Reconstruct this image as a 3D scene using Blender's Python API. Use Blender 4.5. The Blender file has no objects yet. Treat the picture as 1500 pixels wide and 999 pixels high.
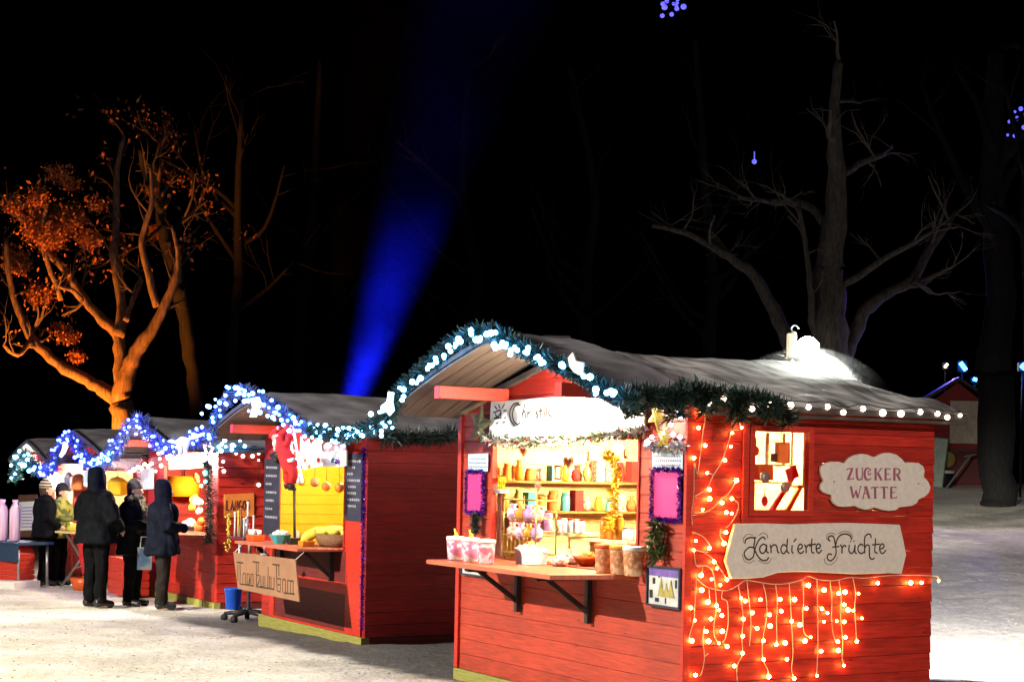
import bpy, math, random
from mathutils import Matrix, Vector, noise
R = random.Random(11)
SC = bpy.context.scene
COL = SC.collection
rad = math.radians

# ------------------------------------------------------------------ camera numbers
TH, V0, FPX, EYE = 0.02, -187.0, 2420.0, 1.8
def ray(px, py):
    dx, dy = px - 750.0, 499.5 - py
    c, s = math.cos(TH), math.sin(TH)
    return (dx*c - dy*s)/FPX, (dx*s + dy*c - V0)/FPX
def at(px, py, dist):
    u, v = ray(px, py)
    return Vector((u*dist, dist, EYE + v*dist))
def px_size(n, dist):
    return n*dist/FPX

# ------------------------------------------------------------------ stall frames
ROT = rad(-60)
class Frame:
    def __init__(s, cx, cy, W, zg):
        s.W = W; s.zg = zg
        s.M = Matrix.Translation((cx - W*math.cos(ROT), cy - W*math.sin(ROT), zg)) @ Matrix.Rotation(ROT, 4, 'Z')
        s.I = s.M.inverted()
        s.side_M = s.M @ Matrix.Translation((W, 0, 0)) @ Matrix.Rotation(rad(90), 4, 'Z')
    def hit(s, px, py, axis, val):
        u, v = ray(px, py)
        o = s.I @ Vector((0, 0, EYE)); d = (s.I.to_3x3() @ Vector((u, 1, v)))
        t = (val - o[axis])/d[axis]
        return o + d*t
    def front(s, px, py, y=0.0): return s.hit(px, py, 1, y)        # point in stall coordinates
    def side(s, px, py, off=0.0): return s.hit(px, py, 0, s.W + off)
    def top(s, px, py, z): return s.hit(px, py, 2, z)
    def w(s, p): return s.M @ Vector(p)
FA = Frame(1.23, 11.37, 3.27, 0.0)
FB = Frame(-1.474, 17.1, 2.84, -0.06)
FC = Frame(-3.88, 22.05, 3.0, -0.15)
FD = Frame((FC.M @ Vector((-0.3, 0, 0))).x, (FC.M @ Vector((-0.3, 0, 0))).y, 3.0, -0.21)
FE = Frame((FC.M @ Vector((-3.55, 0, 0))).x, (FC.M @ Vector((-3.55, 0, 0))).y, 2.4, -0.27)

# ------------------------------------------------------------------ mesh collector
WM = {}
class G:
    def __init__(s, M=None):
        s.v = []; s.f = []; s.s = []; s.M = M or Matrix()
    def add(s, vs, fs, smooth=False):
        b = len(s.v); M = s.M
        s.v += [M @ Vector(p) for p in vs]
        s.f += [[b+i for i in f] for f in fs]; s.s += [smooth]*len(fs)
    def box(s, x0, x1, y0, y1, z0, z1, T=None):
        vs = [Vector(p) for p in ((x0,y0,z0),(x1,y0,z0),(x1,y1,z0),(x0,y1,z0),(x0,y0,z1),(x1,y0,z1),(x1,y1,z1),(x0,y1,z1))]
        if T: vs = [T @ p for p in vs]
        s.add(vs, [(0,3,2,1),(4,5,6,7),(0,1,5,4),(1,2,6,5),(2,3,7,6),(3,0,4,7)])
    def hexa(s, vs):
        s.add(vs, [(0,3,2,1),(4,5,6,7),(0,1,5,4),(1,2,6,5),(2,3,7,6),(3,0,4,7)])
    def prism(s, poly, y0, y1):                    # poly in (x, z), extruded along y
        n = len(poly)
        s.add([(x, y0, z) for x, z in poly] + [(x, y1, z) for x, z in poly],
              [tuple(range(n)), tuple(range(2*n-1, n-1, -1))] + [(i, n+i, n+(i+1) % n, (i+1) % n) for i in range(n)])
    def prism_y(s, poly, x0, x1):                  # poly in (y, z), extruded along x
        n = len(poly)
        s.add([(x0, a, z) for a, z in poly] + [(x1, a, z) for a, z in poly],
              [tuple(range(n-1, -1, -1)), tuple(range(n, 2*n))] + [((i+1) % n, n+(i+1) % n, n+i, i) for i in range(n)])
    def tube(s, pts, r, n=8, smooth=True, cap=True, flat=None):
        pts = [Vector(p) for p in pts]; m = len(pts)
        rs = r if isinstance(r, (list, tuple)) else [r]*m
        vs = []; up = None
        for i, p in enumerate(pts):
            d = (pts[min(i+1, m-1)] - pts[max(i-1, 0)])
            if d.length < 1e-9: d = Vector((0, 0, 1))
            d.normalize()
            if up is None: up = d.orthogonal().normalized()
            up = (up - d*up.dot(d))
            up = up.normalized() if up.length > 1e-6 else d.orthogonal().normalized()
            b = d.cross(up)
            for k in range(n):
                a = 2*math.pi*k/n
                vs.append(p + (up*math.cos(a) + b*math.sin(a))*rs[i])
        fs = [(i*n+k, i*n+(k+1) % n, (i+1)*n+(k+1) % n, (i+1)*n+k) for i in range(m-1) for k in range(n)]
        if cap: fs += [tuple(range(n-1, -1, -1)), tuple(range((m-1)*n, m*n))]
        s.add(vs, fs, smooth)
    def lathe(s, prof, c=(0, 0, 0), n=16, sx=1, sy=1, smooth=True, fn=None):
        vs = []; m = len(prof)
        for j, (r, z) in enumerate(prof):
            for k in range(n):
                a = 2*math.pi*k/n; q = fn(a, j) if fn else 1
                vs.append((c[0]+r*q*math.cos(a)*sx, c[1]+r*q*math.sin(a)*sy, c[2]+z))
        fs = [(i*n+k, i*n+(k+1) % n, (i+1)*n+(k+1) % n, (i+1)*n+k) for i in range(m-1) for k in range(n)]
        fs += [tuple(range(n-1, -1, -1)), tuple(range((m-1)*n, m*n))]
        s.add(vs, fs, smooth)
    def ball(s, c, r, n=12, sz=(1, 1, 1), k=6):
        prof = [(max(1e-4, r*math.sin(math.pi*i/k)), -r*math.cos(math.pi*i/k)*sz[2]) for i in range(k+1)]
        s.lathe(prof, c, n, sz[0], sz[1])
    def ribbon(s, pts, wd, y=0.0, th=0.0015):      # painted stroke in (x, z) standing th proud of the plane y
        m = len(pts); ws = wd if isinstance(wd, (list, tuple)) else [wd]*m
        L = []; Rr = []
        for i in range(m):
            a = Vector(pts[max(i-1, 0)]); b = Vector(pts[min(i+1, m-1)]); d = b - a
            d = d.normalized() if d.length > 1e-9 else Vector((1, 0))
            nn = Vector((-d.y, d.x))*ws[i]*0.5; p = Vector(pts[i])
            L.append(p+nn); Rr.append(p-nn)
        vs = [(p.x, y-th, p.y) for p in L] + [(p.x, y-th, p.y) for p in Rr] + [(p.x, y, p.y) for p in L] + [(p.x, y, p.y) for p in Rr]
        fs = []
        for i in range(m-1):
            fs += [(i, i+1, m+i+1, m+i), (i+1, i, 2*m+i, 2*m+i+1), (m+i, m+i+1, 3*m+i+1, 3*m+i)]
        fs += [(0, m, 3*m, 2*m), (2*m-1, m-1, 3*m-1, 4*m-1)]
        s.add(vs, fs)
    def build(s, name, mat, parent=None, bevel=0, label=None, cat=None, group=None, kind=None):
        me = bpy.data.meshes.new(name)
        if parent is not None:
            T = WM[parent.name]
        else:
            xs = [p.x for p in s.v]; ys = [p.y for p in s.v]; zs = [p.z for p in s.v]
            T = Matrix.Translation(((min(xs)+max(xs))/2, (min(ys)+max(ys))/2, min(zs)))
            if kind: T = Matrix()
        I = T.inverted()
        me.from_pydata([I @ p for p in s.v], [], s.f)
        me.polygons.foreach_set('use_smooth', s.s)
        me.materials.append(mat)
        o = bpy.data.objects.new(name, me); COL.objects.link(o)
        if parent is not None: o.parent = parent; WM[o.name] = T
        else: o.matrix_world = T; WM[o.name] = T
        if bevel:
            b = o.modifiers.new('edge', 'BEVEL'); b.width = bevel; b.segments = 2; b.limit_method = 'ANGLE'
        tag(o, label, cat, group, kind)
        return o
def tag(o, label=None, cat=None, group=None, kind=None):
    if label: o['label'] = label
    if cat: o['category'] = cat
    if group: o['group'] = group
    if kind: o['kind'] = kind
    return o
def thing(name, label, cat, M, group=None):
    o = bpy.data.objects.new(name, None); COL.objects.link(o); o.empty_display_size = 0.1
    o.matrix_world = M; WM[o.name] = M.copy()
    return tag(o, label, cat, group)
def inst(mesh, name, parent, wp, rot=None):
    o = bpy.data.objects.new(name, mesh); COL.objects.link(o)
    if parent is not None:
        o.parent = parent; o.location = WM[parent.name].inverted() @ Vector(wp)
    else: o.location = wp
    if rot: o.rotation_euler = rot
    return o
def smooth_path(pts, k=5):
    pts = [Vector(p) for p in pts]; out = []
    for i in range(len(pts)-1):
        p0 = pts[max(i-1, 0)]; p1 = pts[i]; p2 = pts[i+1]; p3 = pts[min(i+2, len(pts)-1)]
        for j in range(k):
            t = j/k
            out.append(0.5*((2*p1) + (p2-p0)*t + (2*p0-5*p1+4*p2-p3)*t*t + (3*p1-p0-3*p2+p3)*t*t*t))
    out.append(pts[-1]); return out
def rot_place(p, rz=0.0, rx=0.0, ry=0.0):
    return Matrix.Translation(p) @ Matrix.Rotation(rz, 4, 'Z') @ Matrix.Rotation(rx, 4, 'X') @ Matrix.Rotation(ry, 4, 'Y')

# ------------------------------------------------------------------ materials
MATS = {}
def mat(name, col, rough=0.6, var=0.12, scale=9.0, stretch=(1, 1, 1), bump=0.0, island=0.0, metal=0.0, col2=None, cut=(0.35, 0.65), spec=0.4, trans=0.0, sheen=0.0, knots=False):
    if name in MATS: return MATS[name]
    m = bpy.data.materials.new(name); m.use_nodes = True
    nt = m.node_tree; N = nt.nodes; L = nt.links
    b = N['Principled BSDF']
    b.inputs['Roughness'].default_value = rough; b.inputs['Metallic'].default_value = metal
    b.inputs['Specular IOR Level'].default_value = spec
    if trans: b.inputs['Transmission Weight'].default_value = trans
    if sheen: b.inputs['Sheen Weight'].default_value = sheen
    tc = N.new('ShaderNodeTexCoord'); mp = N.new('ShaderNodeMapping'); mp.inputs['Scale'].default_value = stretch
    no = N.new('ShaderNodeTexNoise'); no.inputs['Scale'].default_value = scale; no.inputs['Detail'].default_value = 5
    L.new(tc.outputs['Object'], mp.inputs['Vector']); L.new(mp.outputs[0], no.inputs['Vector'])
    cr = N.new('ShaderNodeValToRGB'); cr.color_ramp.elements[0].position = cut[0]; cr.color_ramp.elements[1].position = cut[1]
    c2 = col2 or [min(1, c*(1+var)) for c in col]
    c1 = col if col2 else [c*(1-var) for c in col]
    cr.color_ramp.elements[0].color = (*c1, 1); cr.color_ramp.elements[1].color = (*c2, 1)
    L.new(no.outputs['Fac'], cr.inputs['Fac'])
    out = cr.outputs['Color']
    if island:
        ge = N.new('ShaderNodeNewGeometry'); mr = N.new('ShaderNodeMapRange')
        mr.inputs['To Min'].default_value = 1-island; mr.inputs['To Max'].default_value = 1+island
        L.new(ge.outputs['Random Per Island'], mr.inputs['Value'])
        mx = N.new('ShaderNodeMix'); mx.data_type = 'RGBA'; mx.blend_type = 'MULTIPLY'; mx.inputs['Factor'].default_value = 1
        L.new(out, mx.inputs[6]); L.new(mr.outputs[0], mx.inputs[7]); out = mx.outputs[2]
    if knots:
        mp2 = N.new('ShaderNodeMapping'); mp2.inputs['Scale'].default_value = (2.6, 2.6, 7.0); L.new(tc.outputs['Object'], mp2.inputs['Vector'])
        vo = N.new('ShaderNodeTexVoronoi'); vo.inputs['Scale'].default_value = 1.4; L.new(mp2.outputs[0], vo.inputs['Vector'])
        kr = N.new('ShaderNodeMapRange'); kr.inputs['From Min'].default_value = 0.03; kr.inputs['From Max'].default_value = 0.10; kr.inputs['To Min'].default_value = 0.35; kr.inputs['To Max'].default_value = 1.0
        L.new(vo.outputs['Distance'], kr.inputs['Value'])
        n3 = N.new('ShaderNodeTexNoise'); n3.inputs['Scale'].default_value = 1.3; n3.inputs['Detail'].default_value = 6; n3.inputs['Roughness'].default_value = 0.7; L.new(tc.outputs['Object'], n3.inputs['Vector'])
        wr = N.new('ShaderNodeMapRange'); wr.inputs['From Min'].default_value = 0.3; wr.inputs['From Max'].default_value = 0.7; wr.inputs['To Min'].default_value = 0.72; wr.inputs['To Max'].default_value = 1.12; L.new(n3.outputs['Fac'], wr.inputs['Value'])
        for q in (kr, wr):
            mx = N.new('ShaderNodeMix'); mx.data_type = 'RGBA'; mx.blend_type = 'MULTIPLY'; mx.inputs['Factor'].default_value = 1
            L.new(out, mx.inputs[6]); L.new(q.outputs[0], mx.inputs[7]); out = mx.outputs[2]
    L.new(out, b.inputs['Base Color'])
    if bump:
        bp = N.new('ShaderNodeBump'); bp.inputs['Strength'].default_value = bump; bp.inputs['Distance'].default_value = 0.01
        L.new(no.outputs['Fac'], bp.inputs['Height']); L.new(bp.outputs[0], b.inputs['Normal'])
    MATS[name] = m; return m
def glow(name, col, k, sampled=True):
    if name in MATS: return MATS[name]
    m = bpy.data.materials.new(name); m.use_nodes = True
    b = m.node_tree.nodes['Principled BSDF']
    b.inputs['Base Color'].default_value = (0.8, 0.8, 0.8, 1)
    b.inputs['Emission Color'].default_value = (*col, 1); b.inputs['Emission Strength'].default_value = k
    if not sampled: m.cycles.emission_sampling = 'NONE'
    MATS[name] = m; return m

GRAIN = (2.0, 2.0, 28.0)
red = mat('red_painted_boards', (0.47, 0.024, 0.013), 0.5, 0.25, 2.2, GRAIN, 0.3, 0.15, knots=True)
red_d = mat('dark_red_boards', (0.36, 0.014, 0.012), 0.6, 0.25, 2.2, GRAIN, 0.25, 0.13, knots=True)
red_f = mat('faded_lit_red_boards', (0.41, 0.043, 0.018), 0.55, 0.22, 2.2, GRAIN, 0.3, 0.14, knots=True)  # faded red, with the front-lit paleness also put into the colour
red_t = mat('red_trim', (0.52, 0.030, 0.014), 0.5, 0.15, 3, GRAIN, 0.15)
maroon = mat('maroon_panel', (0.13, 0.016, 0.014), 0.6, 0.3, 2.5, GRAIN, 0.2, 0.1)
yel_wood = mat('pale_yellow_sill_beam', (0.27, 0.26, 0.06), 0.7, 0.2, 4, GRAIN, 0.3)
lining = mat('pale_pine_boards', (0.74, 0.58, 0.30), 0.6, 0.18, 2.2, GRAIN, 0.1, 0.1)
soffit = mat('weathered_soffit', (0.095, 0.068, 0.052), 0.8, 0.25, 3, (1, 12, 1), 0.2, 0.15)
felt = mat('roof_felt', (0.055, 0.05, 0.05), 0.85, 0.3, 6, (1, 1, 1), 0.3)
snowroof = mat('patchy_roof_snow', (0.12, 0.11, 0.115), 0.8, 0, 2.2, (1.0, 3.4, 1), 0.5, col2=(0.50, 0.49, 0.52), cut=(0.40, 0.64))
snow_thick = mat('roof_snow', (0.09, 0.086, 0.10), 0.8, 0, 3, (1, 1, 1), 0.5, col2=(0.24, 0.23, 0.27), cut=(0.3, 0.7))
countertop = mat('red_counter_top', (0.52, 0.14, 0.075), 0.4, 0.15, 3, (2, 20, 2), 0.1)
dark_iron = mat('dark_iron', (0.03, 0.028, 0.027), 0.5, 0.2, 8, metal=0.3)
white_p = mat('white_paint', (0.78, 0.76, 0.72), 0.5, 0.05, 6)
sign_grey = mat('cream_sign_board', (0.72, 0.68, 0.62), 0.6, 0.06, 30, bump=0.05)
ink = mat('dark_brown_ink', (0.035, 0.02, 0.012), 0.6, 0.2)
ink_thin = mat('grey_brown_ink', (0.22, 0.17, 0.13), 0.6, 0.2)
mauve = mat('mauve_lettering', (0.34, 0.10, 0.17), 0.6, 0.15)
black_p = mat('black_paint', (0.012, 0.012, 0.014), 0.5, 0.2)
chalk_b = mat('chalkboard', (0.022, 0.024, 0.045), 0.7, 0.35, 5)
chalk = mat('chalk', (0.55, 0.55, 0.6), 0.9, 0.2)
fir = mat('fir_needles', (0.010, 0.034, 0.028), 0.5, 0.5, 5, island=0.4)
fir_l = mat('light_fir_needles', (0.05, 0.09, 0.02), 0.5, 0.5, 5, island=0.4)
wire_w = mat('pale_cable', (0.55, 0.42, 0.36), 0.5, 0.1)
wire_d = mat('dark_cable', (0.02, 0.03, 0.03), 0.5, 0.1)
pink = mat('hot_pink_paper', (0.66, 0.03, 0.20), 0.7, 0.05)
paper_b = mat('pale_blue_paper', (0.50, 0.66, 0.80), 0.7, 0.05)
paper_w = mat('white_paper', (0.78, 0.78, 0.76), 0.7, 0.05)
purple = mat('purple_tinsel', (0.10, 0.02, 0.34), 0.25, 0.5, 20, island=0.6, metal=0.5)
gold = mat('gold_tinsel', (0.65, 0.50, 0.10), 0.25, 0.4, 20, island=0.5, metal=0.6)
silver = mat('silver_tinsel', (0.6, 0.6, 0.62), 0.25, 0.4, 20, island=0.5, metal=0.6)
glass = mat('clear_plastic', (0.85, 0.85, 0.85), 0.12, 0.05, trans=0.85, spec=0.5)
orange_p = mat('orange_card', (0.75, 0.22, 0.04), 0.6, 0.1)
ginger = mat('gingerbread', (0.36, 0.13, 0.04), 0.8, 0.2)
icing = mat('white_icing', (0.8, 0.76, 0.72), 0.6, 0.05)
sweets = mat('mixed_sweets', (0.55, 0.10, 0.14), 0.4, 0, 60, col2=(0.75, 0.60, 0.42), cut=(0.45, 0.55))
sweets2 = mat('pink_and_lilac_sweets', (0.60, 0.20, 0.42), 0.4, 0, 22, col2=(0.82, 0.74, 0.76), cut=(0.46, 0.54))
honey = mat('amber_honey', (0.62, 0.24, 0.03), 0.2, 0.1)
bowl_m = mat('orange_red_plastic', (0.62, 0.10, 0.02), 0.35, 0.1)
yellow_c = mat('yellow_cloth', (0.80, 0.56, 0.01), 0.7, 0.06, 5)
yellow_pl = mat('yellow_green_cloth', (0.72, 0.62, 0.06), 0.7, 0.15, 12)
wicker = mat('brown_wicker', (0.20, 0.11, 0.05), 0.8, 0.4, 30, (1, 1, 3), 0.6)
cardboard = mat('brown_cardboard', (0.30, 0.155, 0.085), 0.85, 0.1, 4)
blue_pl = mat('blue_plastic', (0.015, 0.10, 0.62), 0.35, 0.1)
teal = mat('teal_glass', (0.06, 0.36, 0.42), 0.25, 0.2)
steel = mat('grey_steel', (0.35, 0.35, 0.34), 0.4, 0.15, metal=0.7)
rubber = mat('black_rubber', (0.015, 0.015, 0.015), 0.7, 0.1)
felt_red = mat('red_felt', (0.55, 0.02, 0.02), 0.9, 0.15, 20)
fur_w = mat('white_fleece', (0.8, 0.78, 0.76), 0.95, 0.1, 40, bump=0.5)
skin = mat('skin', (0.55, 0.33, 0.24), 0.5, 0.08, 12)
coat_bk = mat('black_wool_coat', (0.0045, 0.005, 0.007), 0.9, 0.35, 9, bump=0.3, spec=0.06)
coat_nv = mat('dark_navy_coat', (0.005, 0.0065, 0.013), 0.85, 0.35, 9, bump=0.3, spec=0.06)
trouser = mat('black_trousers', (0.004, 0.004, 0.0045), 0.9, 0.3, 9, bump=0.2, spec=0.06)
trouser_b = mat('brown_black_trousers', (0.018, 0.014, 0.012), 0.9, 0.3, 9, bump=0.2, spec=0.06)
jeans = mat('blue_denim', (0.09, 0.15, 0.28), 0.9, 0.3, 12)
boot = mat('black_leather', (0.012, 0.011, 0.011), 0.4, 0.2)
olive = mat('olive_camouflage_jacket', (0.06, 0.075, 0.018), 0.85, 0, 9, col2=(0.26, 0.26, 0.06), cut=(0.44, 0.56))
knit_d = mat('dark_knit', (0.02, 0.022, 0.028), 0.95, 0.4, 60, (1, 1, 4), 0.6)
knit_g = mat('grey_knit', (0.11, 0.10, 0.09), 0.95, 0.4, 60, (1, 1, 4), 0.6)
scarf_m = mat('mottled_scarf', (0.05, 0.045, 0.03), 0.95, 0, 24, col2=(0.38, 0.33, 0.20), cut=(0.45, 0.6))
hair_d = mat('dark_hair', (0.03, 0.016, 0.01), 0.6, 0.4, 40, (1, 1, 0.2))
bark = mat('rough_bark', (0.15, 0.105, 0.07), 0.9, 0.45, 7, (3, 3, 0.7), 0.9)
bark_d = mat('dark_bark', (0.012, 0.011, 0.010), 0.9, 0.4, 7, (3, 3, 0.7), 0.9)
leaf_dry = mat('dry_leaves', (0.30, 0.12, 0.04), 0.8, 0.4, 6, island=0.5)
twig_m = mat('bare_twigs', (0.075, 0.06, 0.05), 0.9, 0.3)
beige = mat('beige_canvas', (0.66, 0.58, 0.45), 0.8, 0.15)
pine_dk = mat('dark_conifer_needles', (0.012, 0.02, 0.014), 0.8, 0.4, island=0.4)

stripe_m = bpy.data.materials.new('striped_knit'); stripe_m.use_nodes = True
_N = stripe_m.node_tree.nodes; _L = stripe_m.node_tree.links
_t = _N.new('ShaderNodeTexCoord'); _w = _N.new('ShaderNodeTexWave'); _w.wave_type = 'BANDS'; _w.bands_direction = 'Z'
_w.inputs['Scale'].default_value = 6.5; _w.inputs['Distortion'].default_value = 0.6
_r = _N.new('ShaderNodeValToRGB'); _r.color_ramp.elements[0].color = (0.05, 0.03, 0.03, 1); _r.color_ramp.elements[1].color = (0.55, 0.48, 0.30, 1)
_r.color_ramp.elements[0].position = 0.42; _r.color_ramp.elements[1].position = 0.58
_L.new(_t.outputs['Object'], _w.inputs['Vector']); _L.new(_w.outputs['Fac'], _r.inputs['Fac'])
_L.new(_r.outputs['Color'], _N['Principled BSDF'].inputs['Base Color']); _N['Principled BSDF'].inputs['Roughness'].default_value = 0.95

g_orange = glow('orange_bulb', (1.0, 0.44, 0.085), 75)
g_warm = glow('warm_white_bulb', (1.0, 0.72, 0.50), 9)
g_cyan = glow('cool_blue_white_bulb', (0.10, 0.46, 1.0), 55)
g_mid = glow('mid_blue_bulb', (0.035, 0.17, 1.0), 50)
g_blue = glow('deep_blue_bulb', (0.012, 0.030, 1.0), 60)
fir_blue = mat('glow_blue_fir_needles', (0.07, 0.10, 0.20), 0.5, 0.4, 5, island=0.4)  # blue bulb glow put into the needle colour
g_ltblue = glow('pale_blue_tube', (0.35, 0.65, 1.0), 5)
g_tree = glow('faint_blue_bulb', (0.10, 0.10, 1.0), 1.6)
g_core = glow('lamp_glass', (1.0, 0.95, 0.80), 60, False)
g_flood = glow('floodlight_glass', (1.0, 1.0, 0.88), 120, False)

# ------------------------------------------------------------------ ground
def sstep(a, b, x):
    t = max(0.0, min(1.0, (x-a)/(b-a))); return t*t*(3-2*t)
def gz(x, y):
    z = -0.0185*max(0.0, min(y-14.0, 18.0))
    w = sstep(1.5, 7.5, x + (y-14)*0.02)
    hill = 1.55*sstep(17, 43, y) + 0.12*sstep(14, 30, y)
    z = z*(1-w) + hill*w
    z -= 3.0*sstep(46, 90, y)
    return z
def axis_steps(lo, hi, c0, c1, fine, coarse_k):
    a = [c0]
    while a[-1] < c1: a.append(a[-1]+fine)
    st = fine
    while a[-1] < hi: st *= coarse_k; a.append(a[-1]+st)
    st = fine; b = []; q = c0
    while q > lo: st *= coarse_k; q -= st; b.append(q)
    return b[::-1] + a
xs = axis_steps(-160, 160, -8, 8, 0.10, 1.12); ys = axis_steps(-25, 220, 10, 30, 0.10, 1.10)
g = G(); vs = []
for y in ys:
    for x in xs:
        n = 0.022*noise.noise(Vector((x*1.3, y*1.3, 0))) + 0.016*noise.noise(Vector((x*4.4, y*4.4, 3)))
        if x > 2.2: n += (0.05*noise.noise(Vector((x*0.9, y*0.9, 7))) + 0.02*noise.noise(Vector((x*3, y*3, 9))))*sstep(2.2, 4, x)
        vs.append((x, y, gz(x, y)+n))
nx = len(xs)
g.add(vs, [(j*nx+i, j*nx+i+1, (j+1)*nx+i+1, (j+1)*nx+i) for j in range(len(ys)-1) for i in range(nx-1)], True)
gm = bpy.data.materials.new('trodden_snow'); gm.use_nodes = True
N = gm.node_tree.nodes; L = gm.node_tree.links; b = N['Principled BSDF']
def nn(t, **k):
    n = N.new(t)
    for a, v in k.items():
        if a in n.inputs: n.inputs[a].default_value = v
        else: setattr(n, a, v)
    return n
def math_n(op, a, bb=None, c=None):
    n = N.new('ShaderNodeMath'); n.operation = op
    for i, q in enumerate((a, bb, c)):
        if q is None: continue
        if isinstance(q, (int, float)): n.inputs[i].default_value = q
        else: L.new(q, n.inputs[i])
    return n.outputs[0]
def ramp(fac, p0, p1, c0=(0, 0, 0, 1), c1=(1, 1, 1, 1)):
    r = N.new('ShaderNodeValToRGB'); r.color_ramp.elements[0].position = p0; r.color_ramp.elements[1].position = p1
    r.color_ramp.elements[0].color = c0; r.color_ramp.elements[1].color = c1; L.new(fac, r.inputs['Fac']); return r.outputs['Color']
def mixc(f, a, bb):
    m = N.new('ShaderNodeMix'); m.data_type = 'RGBA'
    if isinstance(f, float): m.inputs[0].default_value = f
    else: L.new(f, m.inputs[0])
    for i, q in ((6, a), (7, bb)):
        if isinstance(q, tuple): m.inputs[i].default_value = q
        else: L.new(q, m.inputs[i])
    return m.outputs[2]
tc = nn('ShaderNodeTexCoord'); co = tc.outputs['Object']
def noi(scale, detail=6, rough=0.6, dist=0.0):
    n = nn('ShaderNodeTexNoise', Scale=scale, Detail=detail, Roughness=rough, Distortion=dist); L.new(co, n.inputs['Vector']); return n.outputs['Fac']
base = ramp(noi(1.1, 5), 0.35, 0.7, (0.60, 0.56, 0.45, 1), (0.86, 0.83, 0.74, 1))
speck = ramp(noi(16, 3, 0.7), 0.56, 0.66)
c1 = mixc(math_n('MULTIPLY', speck, 0.5), base, (0.20, 0.18, 0.13, 1))
patch = ramp(noi(0.45, 4), 0.60, 0.70)
c2 = mixc(math_n('MULTIPLY', patch, 0.45), c1, (0.30, 0.28, 0.22, 1))
sx = nn('ShaderNodeSeparateXYZ'); L.new(co, sx.inputs[0])
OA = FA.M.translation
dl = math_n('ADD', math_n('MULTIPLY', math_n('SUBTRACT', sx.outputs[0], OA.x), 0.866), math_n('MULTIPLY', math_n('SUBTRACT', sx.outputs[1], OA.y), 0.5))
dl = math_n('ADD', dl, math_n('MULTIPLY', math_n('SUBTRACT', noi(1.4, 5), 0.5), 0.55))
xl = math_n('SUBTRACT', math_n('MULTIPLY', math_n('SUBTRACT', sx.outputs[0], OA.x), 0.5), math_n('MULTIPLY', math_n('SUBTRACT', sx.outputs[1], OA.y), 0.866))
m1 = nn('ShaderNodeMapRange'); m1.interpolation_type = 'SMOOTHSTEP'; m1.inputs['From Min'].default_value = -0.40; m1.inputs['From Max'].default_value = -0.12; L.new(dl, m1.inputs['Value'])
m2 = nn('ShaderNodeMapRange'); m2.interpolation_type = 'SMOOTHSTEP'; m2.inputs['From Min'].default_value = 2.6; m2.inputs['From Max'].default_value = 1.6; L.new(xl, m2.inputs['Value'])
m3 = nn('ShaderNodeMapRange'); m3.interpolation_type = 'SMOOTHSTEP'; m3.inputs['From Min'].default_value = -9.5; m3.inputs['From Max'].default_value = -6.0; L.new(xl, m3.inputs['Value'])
bare = math_n('MULTIPLY', math_n('MULTIPLY', m1.outputs[0], m2.outputs[0]), m3.outputs[0])  # cast shadow before the stalls, painted into the snow as bare ground
grit = ramp(noi(7, 6, 0.7), 0.35, 0.7, (0.045, 0.045, 0.043, 1), (0.115, 0.112, 0.105, 1))  # dark tones of that painted shadow strip
c3 = mixc(math_n('MULTIPLY', bare, 0.92), c2, grit)  # lays the painted shadow strip over the snow colour
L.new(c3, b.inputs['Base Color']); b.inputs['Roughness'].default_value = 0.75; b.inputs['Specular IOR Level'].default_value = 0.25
bp = nn('ShaderNodeBump', Strength=0.75, Distance=0.04); L.new(noi(9, 7, 0.65), bp.inputs['Height']); L.new(bp.outputs[0], b.inputs['Normal'])
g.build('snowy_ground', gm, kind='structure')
g = G()
for _ in range(2600):
    if R.random() < 0.7: y = R.uniform(12.8, 26); x = R.uniform(-0.32*y, -0.02*y)
    else: y = R.uniform(14, 24); x = R.uniform(0.24*y, 0.34*y)
    s = R.choice((0.003, 0.004, 0.004, 0.005, 0.006, 0.008, 0.012)); z = gz(x, y)+0.022*noise.noise(Vector((x*1.3, y*1.3, 0))) + 0.016*noise.noise(Vector((x*4.4, y*4.4, 3)))
    if x > 2.2: z += (0.05*noise.noise(Vector((x*0.9, y*0.9, 7))) + 0.02*noise.noise(Vector((x*3, y*3, 9))))*sstep(2.2, 4, x)
    a = R.uniform(0, 6.28); c, q = math.cos(a)*s, math.sin(a)*s
    g.add([(x+c*1.6, y+q*1.6, z), (x-q, y+c, z), (x-c*1.4, y-q*1.4, z), (x+q, y-c, z), (x+c*.2, y+q*.2, z+s*0.7)], [(0, 1, 4), (1, 2, 4), (2, 3, 4), (3, 0, 4)])
g.build('grit', mat('dark_grit', (0.14, 0.12, 0.085), 0.9, 0.4, 3, island=0.6), label='dark grit and leaf crumbs scattered over the trodden snow', kind='stuff')
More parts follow.
